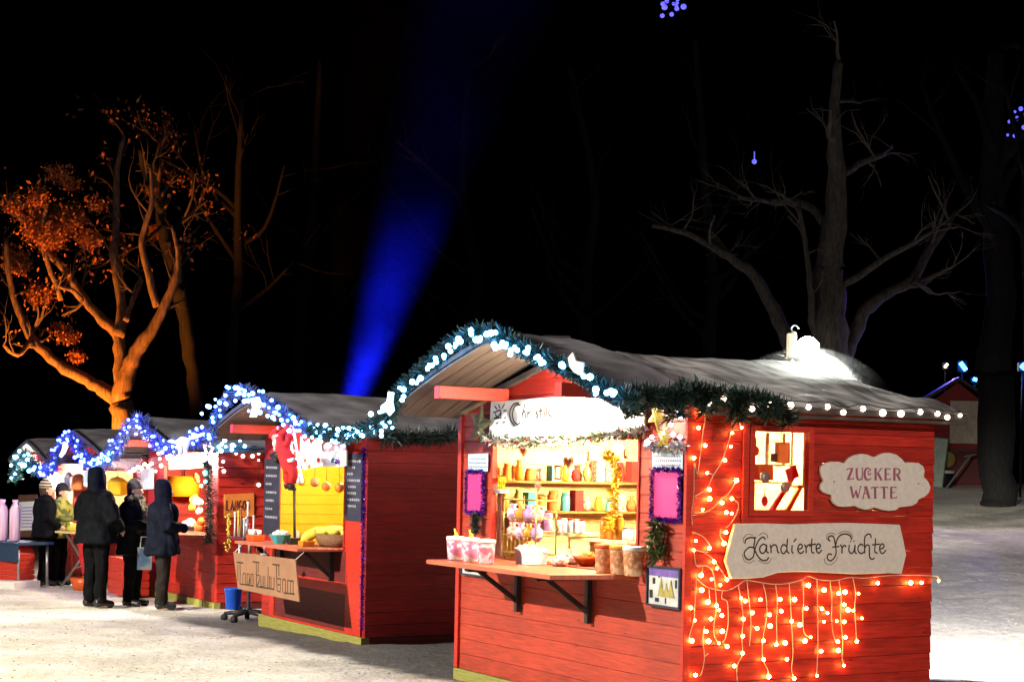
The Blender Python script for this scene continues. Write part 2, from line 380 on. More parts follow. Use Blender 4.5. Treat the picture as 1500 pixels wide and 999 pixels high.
# ================================================================== PEOPLE
DG = None
def finish(g, name, m, parent, voxel, smooth_it=8, disp=0.0, dscale=6.0):
    me = bpy.data.meshes.new('tmp'); me.from_pydata(g.v, [], g.f); ob = bpy.data.objects.new('tmp', me); COL.objects.link(ob)
    r = ob.modifiers.new('r', 'REMESH'); r.mode = 'VOXEL'; r.voxel_size = voxel; r.use_smooth_shade = True
    s = ob.modifiers.new('s', 'SMOOTH'); s.factor = 0.5; s.iterations = smooth_it
    dg = bpy.context.evaluated_depsgraph_get(); dg.update()
    ev = ob.evaluated_get(dg); out = bpy.data.meshes.new_from_object(ev)
    bpy.data.objects.remove(ob); out.name = name; out.materials.clear(); out.materials.append(m)
    I = WM[parent.name].inverted()
    nv = len(out.vertices); cos_ = [0.0]*(3*nv); nos_ = [0.0]*(3*nv)
    out.vertices.foreach_get('co', cos_); out.vertex_normals.foreach_get('vector', nos_)
    for i in range(nv):
        c = Vector(cos_[3*i:3*i+3])
        if disp:
            n_ = noise.noise(Vector((c.x*dscale, c.y*dscale, c.z*dscale*0.55)))+0.5*noise.noise(Vector((c.x*dscale*2.2, c.y*dscale*2.2, c.z*dscale*1.2+5)))
            c += Vector(nos_[3*i:3*i+3])*disp*n_
        cos_[3*i:3*i+3] = I @ c
    out.vertices.foreach_set('co', cos_); out.update()
    out.polygons.foreach_set('use_smooth', [True]*len(out.polygons))
    o = bpy.data.objects.new(name, out); COL.objects.link(o); o.parent = parent; WM[o.name] = WM[parent.name]; return o
def ring_loft(g, rings, n=20):       # (cx, cy, z, rx, ry)
    vs = []
    for cx, cy, z, rx, ry in rings:
        for k in range(n):
            a = 2*math.pi*k/n; ca, sa = math.cos(a), math.sin(a)
            vs.append((cx+rx*math.copysign(abs(ca)**0.85, ca), cy+ry*math.copysign(abs(sa)**0.85, sa), z))
    m = len(rings)
    fs = [(i*n+k, i*n+(k+1) % n, (i+1)*n+(k+1) % n, (i+1)*n+k) for i in range(m-1) for k in range(n)] + [tuple(range(n-1, -1, -1)), tuple(range((m-1)*n, m*n))]
    g.add(vs, fs, True)
def person(label, pos, face, H, coat_m, tr_m, head, hat_m, arm='fwd', hem=0.78, girth=1.0, scarf=None, hair=None, gp=None, lean=0.0, headturn=0.0):
    """local frame: facing +y, height 1.7 scaled to H"""
    s = H/1.7
    T = Matrix.Translation((pos[0], pos[1], gz(pos[0], pos[1])+0.005)) @ Matrix.Rotation(face, 4, 'Z')
    t = thing('person', label, 'person', T, gp)
    S = T @ Matrix.Scale(s, 4)
    HT = S @ Matrix.Translation((0, 0.02+lean*0.5, 1.50)) @ Matrix.Rotation(headturn, 4, 'Z')
    # joints
    hipx, shx = 0.10, 0.19*girth
    fx = 0.11
    el = {'fwd': ((0.27*girth, 0.04, 1.13), (0.15, 0.30, 1.10)), 'low': ((0.27*girth, 0.0, 1.12), (0.20, 0.22, 0.98)), 'reach': ((0.26*girth, 0.14, 1.16), (0.18, 0.42, 1.14))}[arm]
    # --- body: one continuous figure
    g = G(S)
    for sd in (-1, 1):
        g.tube([(sd*hipx, 0, 0.92), (sd*fx, 0.015, 0.50), (sd*fx, -0.01, 0.09)], [0.088, 0.058, 0.042], 12)
        g.tube([(sd*fx, -0.05, 0.045), (sd*(fx+0.015), 0.06, 0.04), (sd*(fx+0.02), 0.15, 0.03)], [0.042, 0.045, 0.032], 10)
        e, h = el
        e = (sd*e[0], e[1], e[2]); h = (sd*h[0], h[1], h[2])
        g.tube([(sd*0.165, 0.0+lean*.3, 1.385), e, h], [0.040, 0.034, 0.027], 10)
        hv = Vector(h); d = (Vector(h)-Vector(e)).normalized(); side_ = Vector((-sd, 0, 0)); dn = Vector((0, 0, -1))
        g.tube([hv, hv+d*0.05, hv+d*0.09], [0.03, 0.040, 0.036], 10)
        for k in range(4):
            b0 = hv + d*0.085 + dn*(0.030-0.020*k) ; L1 = (0.030, 0.036, 0.034, 0.026)[k]
            g.tube([b0-d*0.03, b0+d*L1, b0+d*(L1+0.020)+side_*0.022, b0+d*(L1+0.022)+side_*0.045], [0.010, 0.0095, 0.009, 0.007], 6)
        g.tube([hv+d*0.03, hv+d*0.055+side_*0.03+dn*-0.03, hv+d*0.085+side_*0.045+dn*-0.035], [0.013, 0.011, 0.008], 6)
    ring_loft(g, [(0, 0, 0.84, 0.155, 0.11), (0, 0, 0.95, 0.165, 0.115), (0, lean*.1, 1.08, 0.145, 0.10), (0, lean*.2, 1.25, 0.17, 0.115), (0, lean*.3, 1.38, 0.175, 0.10), (0, lean*.35, 1.44, 0.10, 0.075), (0, 0.01+lean*.4, 1.47, 0.06, 0.06), (0, 0.015+lean*.5, 1.54, 0.052, 0.055)])
    g.M = HT
    ring_loft(g, [(0, 0.03, -0.035, 0.03, 0.035), (0, 0.02, 0.0, 0.055, 0.07), (0, 0.01, 0.05, 0.068, 0.088), (0, 0, 0.10, 0.076, 0.098), (0, -0.005, 0.15, 0.073, 0.094), (0, -0.01, 0.19, 0.052, 0.068), (0, -0.01, 0.208, 0.02, 0.03)])
    g.tube([(0, 0.085, 0.095), (0, 0.112, 0.055), (0, 0.085, 0.045)], [0.010, 0.017, 0.012], 8)          # nose
    g.tube([(-0.022, 0.083, 0.018), (0, 0.090, 0.016), (0.022, 0.083, 0.018)], 0.008, 6)                # lips
    for sd in (-1, 1): g.ball((sd*0.076, -0.005, 0.07), 0.024, 8, (0.4, 0.8, 1.2))
    finish(g, 'body', skin, t, 0.0095*s, 3)
    for sd in (-1, 1):
        g = G(HT @ Matrix.Translation((sd*0.030, 0.078, 0.088))); g.ball((0, 0, 0), 0.0125, 8); g.build('eye', black_p, t)
    # --- trousers, boots
    g = G(S)
    for sd in (-1, 1): g.tube([(sd*hipx, 0, 0.94), (sd*(hipx+.005), 0.01, 0.72), (sd*fx, 0.02, 0.50), (sd*fx, 0.0, 0.25), (sd*fx, -0.005, 0.065)], [0.115, 0.102, 0.082, 0.074, 0.078], 14)
    ring_loft(g, [(0, 0, 0.80, 0.16, 0.12), (0, 0, 0.95, 0.185, 0.13), (0, 0, 1.03, 0.165, 0.12)])
    finish(g, 'trousers', tr_m, t, 0.013*s, 4, 0.016, 11)
    for sd in (-1, 1):
        g = G(S); g.tube([(sd*fx, -0.075, 0.05), (sd*fx, -0.02, 0.058), (sd*(fx+.01), 0.07, 0.052), (sd*(fx+.02), 0.165, 0.04), (sd*(fx+.022), 0.19, 0.035)], [0.045, 0.056, 0.055, 0.046, 0.03], 12)
        g.tube([(sd*fx, -0.02, 0.05), (sd*fx, -0.015, 0.17)], [0.058, 0.06], 12); finish(g, 'boot', boot, t, 0.011*s, 4)
    # --- coat with sleeves
    g = G(S); k = girth
    ring_loft(g, [(0, 0, hem, 0.245*k, 0.185*k), (0, 0, hem+0.03, 0.25*k, 0.19*k), (0, 0, 0.95, 0.225*k, 0.17*k), (0, lean*.1, 1.08, 0.21*k, 0.16*k), (0, lean*.2, 1.25, 0.225*k, 0.165*k), (0, lean*.3, 1.36, 0.225*k, 0.15*k), (0, lean*.33, 1.42, 0.17*k, 0.125*k), (0, 0.01+lean*.4, 1.47, 0.095, 0.095), (0, 0.01+lean*.45, 1.51, 0.085, 0.09)])
    for sd in (-1, 1):
        e, h = el; sh = Vector((sd*shx, lean*.3, 1.385)); ev = Vector((sd*e[0], e[1], e[2])); hv = Vector((sd*h[0], h[1], h[2]))
        g.tube([sh-Vector((sd*.04, 0, -.0)), sh+(ev-sh)*.5, ev, ev+(hv-ev)*.55, hv-(hv-ev)*.04], [0.095, 0.085*k, 0.078*k, 0.068, 0.062], 14)
    finish(g, 'coat', coat_m, t, 0.013*s, 5, 0.024, 8.0)
    # --- head wear
    g = G(HT)
    if head == 'hood':
        ring_loft(g, [(0, -0.01, -0.12, 0.15, 0.13), (0, -0.015, -0.06, 0.125, 0.118), (0, -0.02, 0.0, 0.108, 0.112), (0, -0.022, 0.07, 0.107, 0.118), (0, -0.025, 0.14, 0.103, 0.115), (0, -0.03, 0.20, 0.094, 0.104), (0, -0.035, 0.238, 0.070, 0.080), (0, -0.04, 0.256, 0.035, 0.04)])
        finish(g, 'hood', hat_m, t, 0.012*s, 5, 0.008, 10)
    else:
        ring_loft(g, [(0, -0.008, 0.105, 0.088, 0.108), (0, -0.01, 0.125, 0.092, 0.112), (0, -0.012, 0.17, 0.086, 0.104), (0, -0.014, 0.215, 0.066, 0.08), (0, -0.016, 0.245, 0.036, 0.044), (0, -0.016, 0.256, 0.01, 0.012)])
        if head == 'pom': g.ball((0, -0.016, 0.275), 0.035, 10)
        o = finish(g, 'beanie', hat_m, t, 0.010*s, 3, 0.003, 30)
        g = G(HT); ring_loft(g, [(0, -0.035, -0.03, 0.06, 0.06), (0, -0.032, 0.03, 0.078, 0.078), (0, -0.028, 0.085, 0.084, 0.088), (0, -0.02, 0.14, 0.083, 0.094), (0, -0.02, 0.17, 0.05, 0.06)]); finish(g, 'hair', hair or hair_d, t, 0.010*s, 3, 0.005, 30)
    if scarf:
        g = G(S @ Matrix.Translation((0, lean*.4, 0)))
        g.tube([(0.105*math.cos(a), 0.012+0.10*math.sin(a), 1.475+0.02*math.sin(2*a)) for a in [i*0.42 for i in range(16)]], 0.045, 10)
        g.tube([(0.03, 0.12, 1.46), (0.05, 0.18, 1.34), (0.06, 0.19, 1.18)], [0.04, 0.05, 0.055], 10); finish(g, 'scarf', scarf, t, 0.012*s, 4, 0.008, 20)
    return t
FCE = math.atan2(0.5, 0.866) - math.pi/2          # facing into the stall row
person('tall hooded person in a dark coat and black trousers seen from behind', (-5.45, 21.85), FCE+0.35, 1.80, coat_bk, trouser, 'hood', coat_nv, 'low', 0.80, 1.24)
person('hooded person in a long navy coat with dark brown trousers facing the third stall', (-4.55, 21.75), FCE-0.25, 1.66, coat_nv, trouser_b, 'hood', coat_nv, 'fwd', 0.74, 1.26)
person('person in profile with grey beanie, mottled scarf and black coat between the two hooded ones', (-5.06, 22.3), FCE-0.75, 1.67, coat_bk, trouser, 'beanie', knit_g, 'fwd', 0.70, 1.08, scarf_m)
person('person in striped bobble hat and black coat at the folding table', (-7.45, 26.55), FCE-0.1, 1.66, coat_bk, trouser, 'pom', stripe_m, 'low', 0.80, 1.12)
person('person in dark beanie and olive patterned jacket leaning over the folding table', (-7.30, 26.80), FCE-0.8, 1.62, olive, trouser, 'beanie', knit_d, 'reach', 0.80, 0.95, lean=0.10)
person('bareheaded dark haired person in a black jacket behind the folding table', (-6.75, 27.15), FCE+2.7, 1.60, coat_bk, jeans, 'beanie', hair_d, 'low', 0.80, 0.95)
# bag shape added in place of a strip of someone's jeans
p = Vector((-4.86, 22.12, gz(-4.7, 22)+0.50)); T = Matrix.Translation(p) @ Matrix.Rotation(rad(20), 4, 'Z'); t = thing('jeans_stand_in', 'dull blue and grey bag shape standing in for jeans between two shoppers', 'bag', T)
g = G(T); g.hexa([(-.09, -.05, 0), (.09, -.05, 0), (.09, .05, 0), (-.09, .05, 0), (-.10, -.06, .30), (.10, -.06, .30), (.10, .06, .30), (-.10, .06, .30)]); g.build('sack', mat('pale_blue_jeans_stand_in', (0.07, 0.13, 0.22), 0.5, 0, 6, col2=(0.22, 0.24, 0.26), cut=(.45, .55)), t, .006)
g = G(T); g.tube([(-.06, 0, .30), (-.05, 0, .44), (.05, 0, .44), (.06, 0, .30)], .008, 6); g.build('handle', icing, t)

# ------------------------------------------------------------------ building helpers
def planks(g, x0, x1, z0, z1, pitch, holes=(), top=None, y=0.0, lap=0.016):
    """lapped boards on the plane y (outside is -y); top(x0,x1 at z) narrows the rows for a gable"""
    cuts = sorted(set([z1] + [z0 + pitch*i for i in range(int((z1-z0)/pitch)+1)] + [h for q in holes for h in q[2:] if z0 < h < z1]))
    for a, bz in zip(cuts[:-1], cuts[1:]):
        if bz - a < 0.004: continue
        segs = [(x0, x1)]
        if top:
            l0, r0 = top(a); l1, r1 = top(bz)
            g.hexa([(l0, y-0.016, a+0.003), (r0, y-0.016, a+0.003), (r0, y+0.02, a), (l0, y+0.02, a),
                    (l1, y-0.004, bz), (r1, y-0.004, bz), (r1, y+0.02, bz), (l1, y+0.02, bz)]); continue
        mid = (a+bz)/2
        for hx0, hx1, hz0, hz1 in holes:
            if hz0 < mid < hz1:
                ns = []
                for s0, s1 in segs:
                    if hx1 <= s0 or hx0 >= s1: ns.append((s0, s1)); continue
                    if hx0 > s0: ns.append((s0, hx0))
                    if hx1 < s1: ns.append((hx1, s1))
                segs = ns
        for s0, s1 in segs:
            full = bz - a > pitch*0.7
            g.hexa([(s0, y-(lap if full else lap*0.6), a+0.003), (s1, y-(lap if full else lap*0.6), a+0.003), (s1, y+0.02, a), (s0, y+0.02, a),
                    (s0, y-0.004, bz), (s1, y-0.004, bz), (s1, y+0.02, bz), (s0, y+0.02, bz)])
def roof_sheet(g, W, e, y0, y1, eave, ridge, th=0.045, curve=0.0, n=6, sides=(-1, 1), zo=0.0):
    """gable roof in stall coordinates, ridge along y, e = eave overhang"""
    c = W/2; hw = c + e
    for sd in sides:
        P = []
        for i in range(n+1):
            t = i/n; x = c + sd*hw*t
            z = ridge + (eave-ridge)*t + curve*math.sin(math.pi*t) + zo
            P.append((x, z))
        if sd < 0: P = P[::-1]
        vs = []
        for yy in (y0, y1):
            vs += [(x, yy, z+th) for x, z in P] + [(x, yy, z) for x, z in P]
        m = n+1; fs = []
        for i in range(n):
            fs += [(i, i+1, 2*m+i+1, 2*m+i), (m+i+1, m+i, 3*m+i, 3*m+i+1), (i+1, i, m+i, m+i+1), (2*m+i, 2*m+i+1, 3*m+i+1, 3*m+i)]
        fs += [(0, 2*m, 3*m, m), (m-1, 2*m-1, 4*m-1, 3*m-1)]
        g.add(vs, fs)
def snow_sheet(g, W, e, y0, y1, eave, ridge, sd, zo=0.05, amp=0.05, seed=0, nx=26, ny=34, curve=0.0):
    c = W/2; hw = c + e + 0.015; vs = []
    for j in range(ny+1):
        for i in range(nx+1):
            t = i/nx; yy = y0 + (y1-y0)*j/ny
            x = c + sd*hw*t; edge = min(1.0, min(j, ny-j)/2.0)*min(1.0, (nx-i)/2.0 + 0.25)
            h = amp*(0.45 + 0.55*noise.noise(Vector((x*1.7+seed, yy*1.7, seed))) + 0.25*noise.noise(Vector((x*5+seed, yy*5, 1))))
            vs.append((x, yy, ridge + (eave-ridge)*t + curve*math.sin(math.pi*t) + zo + max(0.004, h)*edge + 0.003))
    f = [(j*(nx+1)+i, j*(nx+1)+i+1, (j+1)*(nx+1)+i+1, (j+1)*(nx+1)+i) for j in range(ny) for i in range(nx)]
    if sd < 0: f = [q[::-1] for q in f]
    nvt = len(vs)
    # underside close to the roof so that the layer is solid
    vs += [(c + sd*hw*(i/nx), y0 + (y1-y0)*j/ny, ridge + (eave-ridge)*(i/nx) + curve*math.sin(math.pi*i/nx) + zo - 0.002) for j in range(ny+1) for i in range(nx+1)]
    rim = [i for i in range(nx+1)] + [j*(nx+1)+nx for j in range(1, ny+1)] + [ny*(nx+1)+i for i in range(nx-1, -1, -1)] + [j*(nx+1) for j in range(ny-1, 0, -1)]
    f += [(rim[k], rim[(k+1) % len(rim)], nvt+rim[(k+1) % len(rim)], nvt+rim[k]) for k in range(len(rim))]
    g.add(vs, f, True)
def trim_rect(g, x0, x1, z0, z1, w, y0, y1):
    g.box(x0-w, x0, y0, y1, z0-w, z1+w); g.box(x1, x1+w, y0, y1, z0-w, z1+w)
    g.box(x0, x1, y0, y1, z1, z1+w); g.box(x0, x1, y0, y1, z0-w, z0)
def lamp_point(name, p, power, col, r=0.06, kind='POINT', target=None, size=60, blend=0.5):
    l = bpy.data.lights.new(name, kind); l.energy = power; l.color = col; l.shadow_soft_size = r
    o = bpy.data.objects.new(name, l); COL.objects.link(o); o.location = p
    if kind == 'SPOT':
        l.spot_size = rad(size); l.spot_blend = blend
        o.rotation_euler = (Vector(target)-Vector(p)).to_track_quat('-Z', 'Y').to_euler()
    return o
def stall(F, label, D, eave, ridge, over, win, e=0.1, pitch=0.129, walls=red, back=None, side_hole=None, over_back=0.15, group='red wooden market stalls in a row', hood=True, sd_wall=None, trim=0.02, front=None):
    W = F.W
    t = thing('market_stall', label, 'market stall', F.M, group)
    g = G(F.M); bb = 0.012
    g.box(-0.02, W+0.02, -0.04, 0.06, -0.3, 0.085); g.box(-0.02, W+0.02, D-0.06, D+0.04, -0.3, 0.085)
    g.box(-0.02, 0.06, 0.06, D-0.06, -0.3, 0.085)
    g.build('base_beam', yel_wood, t, 0.006)
    g = G(F.M); g.box(W-0.06, W+0.012, 0.06, D-0.06, -0.3, 0.085); g.build('base_beam', maroon, t, 0.006)
    g = G(F.M); planks(g, 0, W, 0.085, eave+0.02, pitch, [win], lap=0.009); g.build('front_wall', front or walls, t, 0.003)
    sl = lambda z: (0 + (z-eave)/(ridge-eave)*W/2, W - (z-eave)/(ridge-eave)*W/2)
    g = G(F.M); planks(g, 0, W, eave+0.023, ridge-0.03, pitch, top=sl); g.build('gable', walls, t, 0.003)
    g = G(F.side_M); planks(g, 0.0, D, 0.085, eave, pitch, [side_hole] if side_hole else [], y=-0.006); g.build('side_wall', sd_wall or walls, t, 0.003)
    g = G(F.M @ Matrix.Translation((0, D, 0)) @ Matrix.Rotation(rad(-90), 4, 'Z')); planks(g, 0, D, 0.085, eave, pitch, y=-0.006); g.build('side_wall', walls, t)
    g = G(F.M @ Matrix.Translation((W, D, 0)) @ Matrix.Rotation(rad(180), 4, 'Z')); planks(g, 0, W, 0.085, eave, pitch); planks(g, 0, W, eave+0.003, ridge-0.03, pitch, top=sl); g.build('back_wall', walls, t)
    # inside: floor, lining
    g = G(F.M); g.box(0.05, W-0.05, 0.05, D-0.05, 0.0, 0.12); g.build('floor', lining, t)
    g = G(F.M); planks(g, 0.06, W-0.06, 0.12, eave-0.01, 0.115, y=D-0.05)
    g.build('back_lining', back or lining, t)
    g = G(F.M @ Matrix.Translation((0.05, 0.06, 0)) @ Matrix.Rotation(rad(90), 4, 'Z')); planks(g, 0, D-0.15, 0.12, eave-0.01, 0.115, y=0.0); g.build('side_lining', back or lining, t)
    # roof
    g = G(F.M); roof_sheet(g, W, e, -0.05 if hood else -over, D+over_back, eave-0.01, ridge-0.05 if hood else ridge)
    rf = g.build('roof', felt, t, 0.004)
    # window trim
    x0, x1, z0, z1 = win
    g = G(F.M); k = trim; g.box(x0-0.002, x0+k, -0.019, 0.03, z0, z1); g.box(x1-k, x1+0.002, -0.019, 0.03, z0, z1); g.box(x0-0.002, x1+0.002, -0.019, 0.03, z1, z1+k)
    g.build('window_frame', red_t, t, 0.003)
    return t, rf
def purlins(F, t, over, eave, ridge, where=(0.24, 0.76), m=red_t):
    for q in where:
        x = F.W*q; z = ridge + (eave-ridge)*abs(q-0.5)*2 - 0.085
        g = G(F.M); g.box(x-0.045, x+0.045, -over+0.04, -0.02, z-0.05, z+0.05); g.build('purlin', m, t, 0.004)
def needles(g, path, dens, rad_, length, w=0.006, gauss=0.45):
    path = [Vector(p) for p in path]
    for a, b_ in zip(path[:-1], path[1:]):
        L_ = (b_-a).length; d = (b_-a).normalized()
        for _ in range(int(L_*dens)+1):
            p = a + (b_-a)*R.random()
            o = Vector((R.gauss(0, 1), R.gauss(0, 1), R.gauss(0, 1))); o -= d*o.dot(d); 
            if o.length < 1e-4: continue
            o.normalize(); c = p + o*rad_*R.random()*gauss
            k = (o + d*R.uniform(-0.8, 0.8) + Vector((R.gauss(0, .3), R.gauss(0, .3), R.gauss(0, .3)))).normalized()
            tip = c + k*length*R.uniform(0.5, 1.25)
            s = k.cross(Vector((R.gauss(0, 1), R.gauss(0, 1), R.gauss(0, 1)))).normalized()*w
            g.add([c-s, c+s, tip+s*0.35, tip-s*0.35], [(0, 1, 2, 3)])
def bulb_mesh(name, r, m, longish=1.0):
    g = G(); g.ball((0, 0, 0), r, 6, (1, 1, longish), 4)
    me = bpy.data.meshes.new(name); me.from_pydata(g.v, [], g.f); me.polygons.foreach_set('use_smooth', [True]*len(g.f)); me.materials.append(m); return me
BM = {}
def bulbs(parent, pts, r, m, name='bulb'):
    for q in (0.72, 0.95, 1.2):
        k = (round(r*q, 4), m.name)
        if k not in BM: BM[k] = bulb_mesh('bulb', r*q, m)
    for p in pts:
        k = (round(r*R.choice((0.72, 0.95, 0.95, 1.2)), 4), m.name)
        inst(BM[k], name, parent, p)
def along(path, step, jit=0.3, off=0.0):
    path = [Vector(p) for p in path]; out = []; acc = off
    for a, b_ in zip(path[:-1], path[1:]):
        L_ = (b_-a).length
        while acc < L_:
            out.append(a + (b_-a)*(acc/L_)); acc += step*(1+R.uniform(-jit, jit))
        acc -= L_
    return out
def jitter(pts, s):
    return [Vector(p)+Vector((R.gauss(0, s), R.gauss(0, s), R.gauss(0, s))) for p in pts]
def garland(label, path, dens, r, length, m, bp, br, bm, group=None, M=None, extra=None, w=0.006):
    p0 = Vector(path[0]); t = thing('light_garland', label, 'garland', Matrix.Translation(p0), group)
    g = G(); needles(g, path, dens, r, length, w); g.tube(path, 0.012, 5); g.build('greenery', m, t)
    if bp: bulbs(t, bp, br, bm)
    return t
def star(F, px, py, y, rad_px, m, label, dist=None, rot=0.1, inner=0.42, th=0.02, frame=False, name='star_ornament', parent=None, side=False):
    c = F.front(px, py, y); r = rad_px*((F.M @ c).y)/FPX
    g = G(F.M @ Matrix.Translation(c) @ Matrix.Rotation(rot, 4, 'Y'))
    P = [(r*(1 if i % 2 == 0 else inner)*math.sin(math.pi*i/5), r*(1 if i % 2 == 0 else inner)*math.cos(math.pi*i/5)) for i in range(10)]
    if frame:
        g.tube([(x, 0, z) for x, z in P] + [(P[0][0], 0, P[0][1])], 0.018, 6, smooth=False)
    else:
        for i in range(10):
            a, b_ = P[i], P[(i+1) % 10]
            g.add([(0, -th, 0), (a[0], 0, a[1]), (b_[0], 0, b_[1]), (0, th, 0)], [(0, 2, 1), (3, 1, 2)])
    return g.build(name, m, None, label=label, cat='star')

# ================================================================== MAIN STALL
WA, DA = FA.W, 2.28
EA, RA = 2.24, 2.70
winA = (0.54, 2.70, 1.065, 2.03)
holeA = (0.56, 1.05, 1.545, 2.10)
stA, roofA = stall(FA, 'nearest red timber stall with icicle lights on its side wall', DA, EA, RA, 0.68, winA, e=0.2, side_hole=holeA, front=red_f)
# snow on the rear roof, hood in front
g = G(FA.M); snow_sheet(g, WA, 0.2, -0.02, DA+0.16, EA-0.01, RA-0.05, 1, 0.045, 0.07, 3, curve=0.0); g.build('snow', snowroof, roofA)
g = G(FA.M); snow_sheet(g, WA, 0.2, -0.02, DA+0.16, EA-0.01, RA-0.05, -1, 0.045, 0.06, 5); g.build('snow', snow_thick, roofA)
g = G(FA.M); roof_sheet(g, WA, 0.12, -0.70, -0.055, EA+0.01, RA+0.06, 0.04, 0.035); hood = g.build('hood_roof', felt, stA, 0.004)
g = G(FA.M)
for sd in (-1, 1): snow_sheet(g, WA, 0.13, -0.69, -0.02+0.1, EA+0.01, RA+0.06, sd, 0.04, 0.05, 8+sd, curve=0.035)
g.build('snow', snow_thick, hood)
g = G(FA.M)
for k in range(5):
    roof_sheet(g, WA, 0.09, -0.69+0.126*k, -0.69+0.126*k+0.118, EA-0.012, RA+0.038, 0.016, 0.035)
g.build('hood_soffit', soffit, stA)
purlins(FA, stA, 0.70, EA, RA+0.06, (0.235, 0.80))
# fascia under the eave along the side wall, verge board at the back
g = G(FA.M); g.box(WA+0.16, WA+0.19, -0.02, DA+0.16, EA-0.045, EA-0.022); g.build('fascia', felt, stA, 0.004)
# corner posts
g = G(FA.M); g.box(WA-0.005, WA+0.028, -0.032, 0.03, 0.09, EA); g.build('corner_post', red_t, stA, 0.004)
g = G(FA.M); g.box(-0.028, 0.03, -0.032, 0.03, 0.09, EA); g.build('corner_post', red_t, stA, 0.004)
# counter with brackets
g = G(FA.M); zc = 1.055
g.hexa([(0.60, -0.64, zc-0.035), (2.52, -0.64, zc-0.035), (2.72, 0.28, zc-0.035), (0.55, 0.28, zc-0.035), (0.60, -0.64, zc), (2.52, -0.64, zc), (2.72, 0.28, zc), (0.55, 0.28, zc)])
ctr = g.build('counter', countertop, stA, 0.006)
for px in (764, 868):
    x = FA.front(px, 880, 0).x
    g = G(FA.M); g.box(x-0.022, x+0.022, -0.06, -0.018, zc-0.40, zc-0.036); g.box(x-0.018, x+0.018, -0.5, -0.06, zc-0.075, zc-0.037)
    g.prism_y([(-0.06, zc-0.33), (-0.42, zc-0.074), (-0.36, zc-0.074), (-0.06, zc-0.28)], x-0.014, x+0.014)
    g.build('bracket', dark_iron, ctr, 0.003)
# side window frame and inner shutter
g = G(FA.side_M); trim_rect(g, holeA[0], holeA[1], holeA[2], holeA[3], 0.045, -0.03, 0.03); wf = g.build('side_window', red_t, stA, 0.004)
g = G(FA.side_M); g.box(holeA[0]-0.115, holeA[0]-0.06, -0.04, -0.022, holeA[2]-0.09, holeA[3]+0.07); g.build('shutter_rail', red_t, stA, 0.004)

# ---- goods seen through the side window
gw = 'goods hanging inside the side window'
def in_side(px, py, off): return FA.w(FA.side(px, py, off))
def card(name, px0, px1, py0, py1, off, m, label, cat, group, th=0.05, ry=0.0):
    a = FA.side(px0, py1, off); b_ = FA.side(px1, py0, off); c = (a+b_)/2; hw = abs(b_.y-a.y)/2; hh = abs(b_.z-a.z)/2
    g = G(FA.M @ Matrix.Translation(c) @ Matrix.Rotation(ry, 4, 'X'))
    g.box(-th/2, th/2, -hw, hw, -hh, hh)
    return g.build(name, m, None, 0.006, label, cat, group)
card('gift_box', 1137, 1155, 648, 678, -0.25, orange_p, 'tall orange gift box on the upper shelf behind the side window', 'box', gw)
card('gift_box', 1108, 1130, 680, 703, -0.22, bowl_m, 'wide dark orange gift box on the lower left shelf behind the side window', 'box', gw)
card('hanging_card', 1152, 1168, 684, 702, -0.18, felt_red, 'tilted dark red card hanging at the right of the side window', 'card', gw, 0.02, 0.4)
card('chocolate_box', 1131, 1136, 664, 676, -0.2, ink, 'small dark box beside the tall orange one behind the side window', 'box', gw)
for px, py, lab in ((1121, 699, 'left'), (1150, 713, 'right')):
    c = FA.side(px, py, -0.14); g = G(FA.M @ Matrix.Translation(c) @ Matrix.Rotation(rad(90), 4, 'Y')); g.lathe([(0.01, -0.008), (0.04, -0.008), (0.04, 0.008), (0.01, 0.008)], n=14)
    g.build('round_tin', steel, None, label='round grey tin lid at the %s inside the side window' % lab, cat='tin', group=gw)
for px, py, lab in ((1107, 660, 'upper left edge'), (1120, 734, 'lower left corner')):
    c = FA.side(px, py, -0.15); g = G(FA.M @ Matrix.Translation(c)); g.ball((0, 0, 0), 0.032, 10, (0.5, 0.9, 1.2)); g.tube([(0, 0, 0.03), (0, 0, 0.09)], 0.003, 4)
    g.build('red_bauble', felt_red, None, label='dark red bauble hanging in the %s of the side window' % lab, cat='bauble', group=gw)
for a, b_, lab in (((1104, 705), (1132, 706), 'lower left'), ((1133, 680), (1156, 681), 'upper')):
    p, q = FA.side(*a, -0.28), FA.side(*b_, -0.28)
    g = G(FA.M); g.box(p.x-0.08, p.x+0.10, p.y, q.y, p.z-0.012, p.z); g.box(p.x-0.07, p.x-0.05, q.y-0.02, q.y, p.z-0.01, 2.1)
    g.build('window_shelf', lining, None, label='small %s wooden shelf hanging inside the side window' % lab, cat='shelf', group=gw)
p = FA.side(1156, 700, -0.28); q = FA.side(1180, 702, -0.28)
g = G(FA.M); g.box(p.x-0.1, p.x+0.1, p.y, q.y, p.z-0.07, p.z-0.055); g.tube([(p.x, p.y+0.02, p.z-0.06), (p.x, p.y+0.02, 2.12)], 0.008, 6); g.tube([(p.x, q.y-0.02, p.z-0.06), (p.x, q.y-0.02, 2.12)], 0.008, 6)
g.build('window_rack', ginger, None, label='brown hanging rack at the right inside the side window', cat='rack', group=gw)
for i, (a, b_) in enumerate((((1160, 700), (1130, 748)), ((1172, 712), (1152, 750)))):
    p, q = FA.side(*a, -0.5), FA.side(*b_, -0.42); g = G(FA.M); g.tube([p, q], 0.022, 8)
    g.build('paper_roll', orange_p if i else felt_red, None, label='%s paper roll leaning inside the side window' % ('orange' if i else 'red'), cat='paper roll', group=gw)

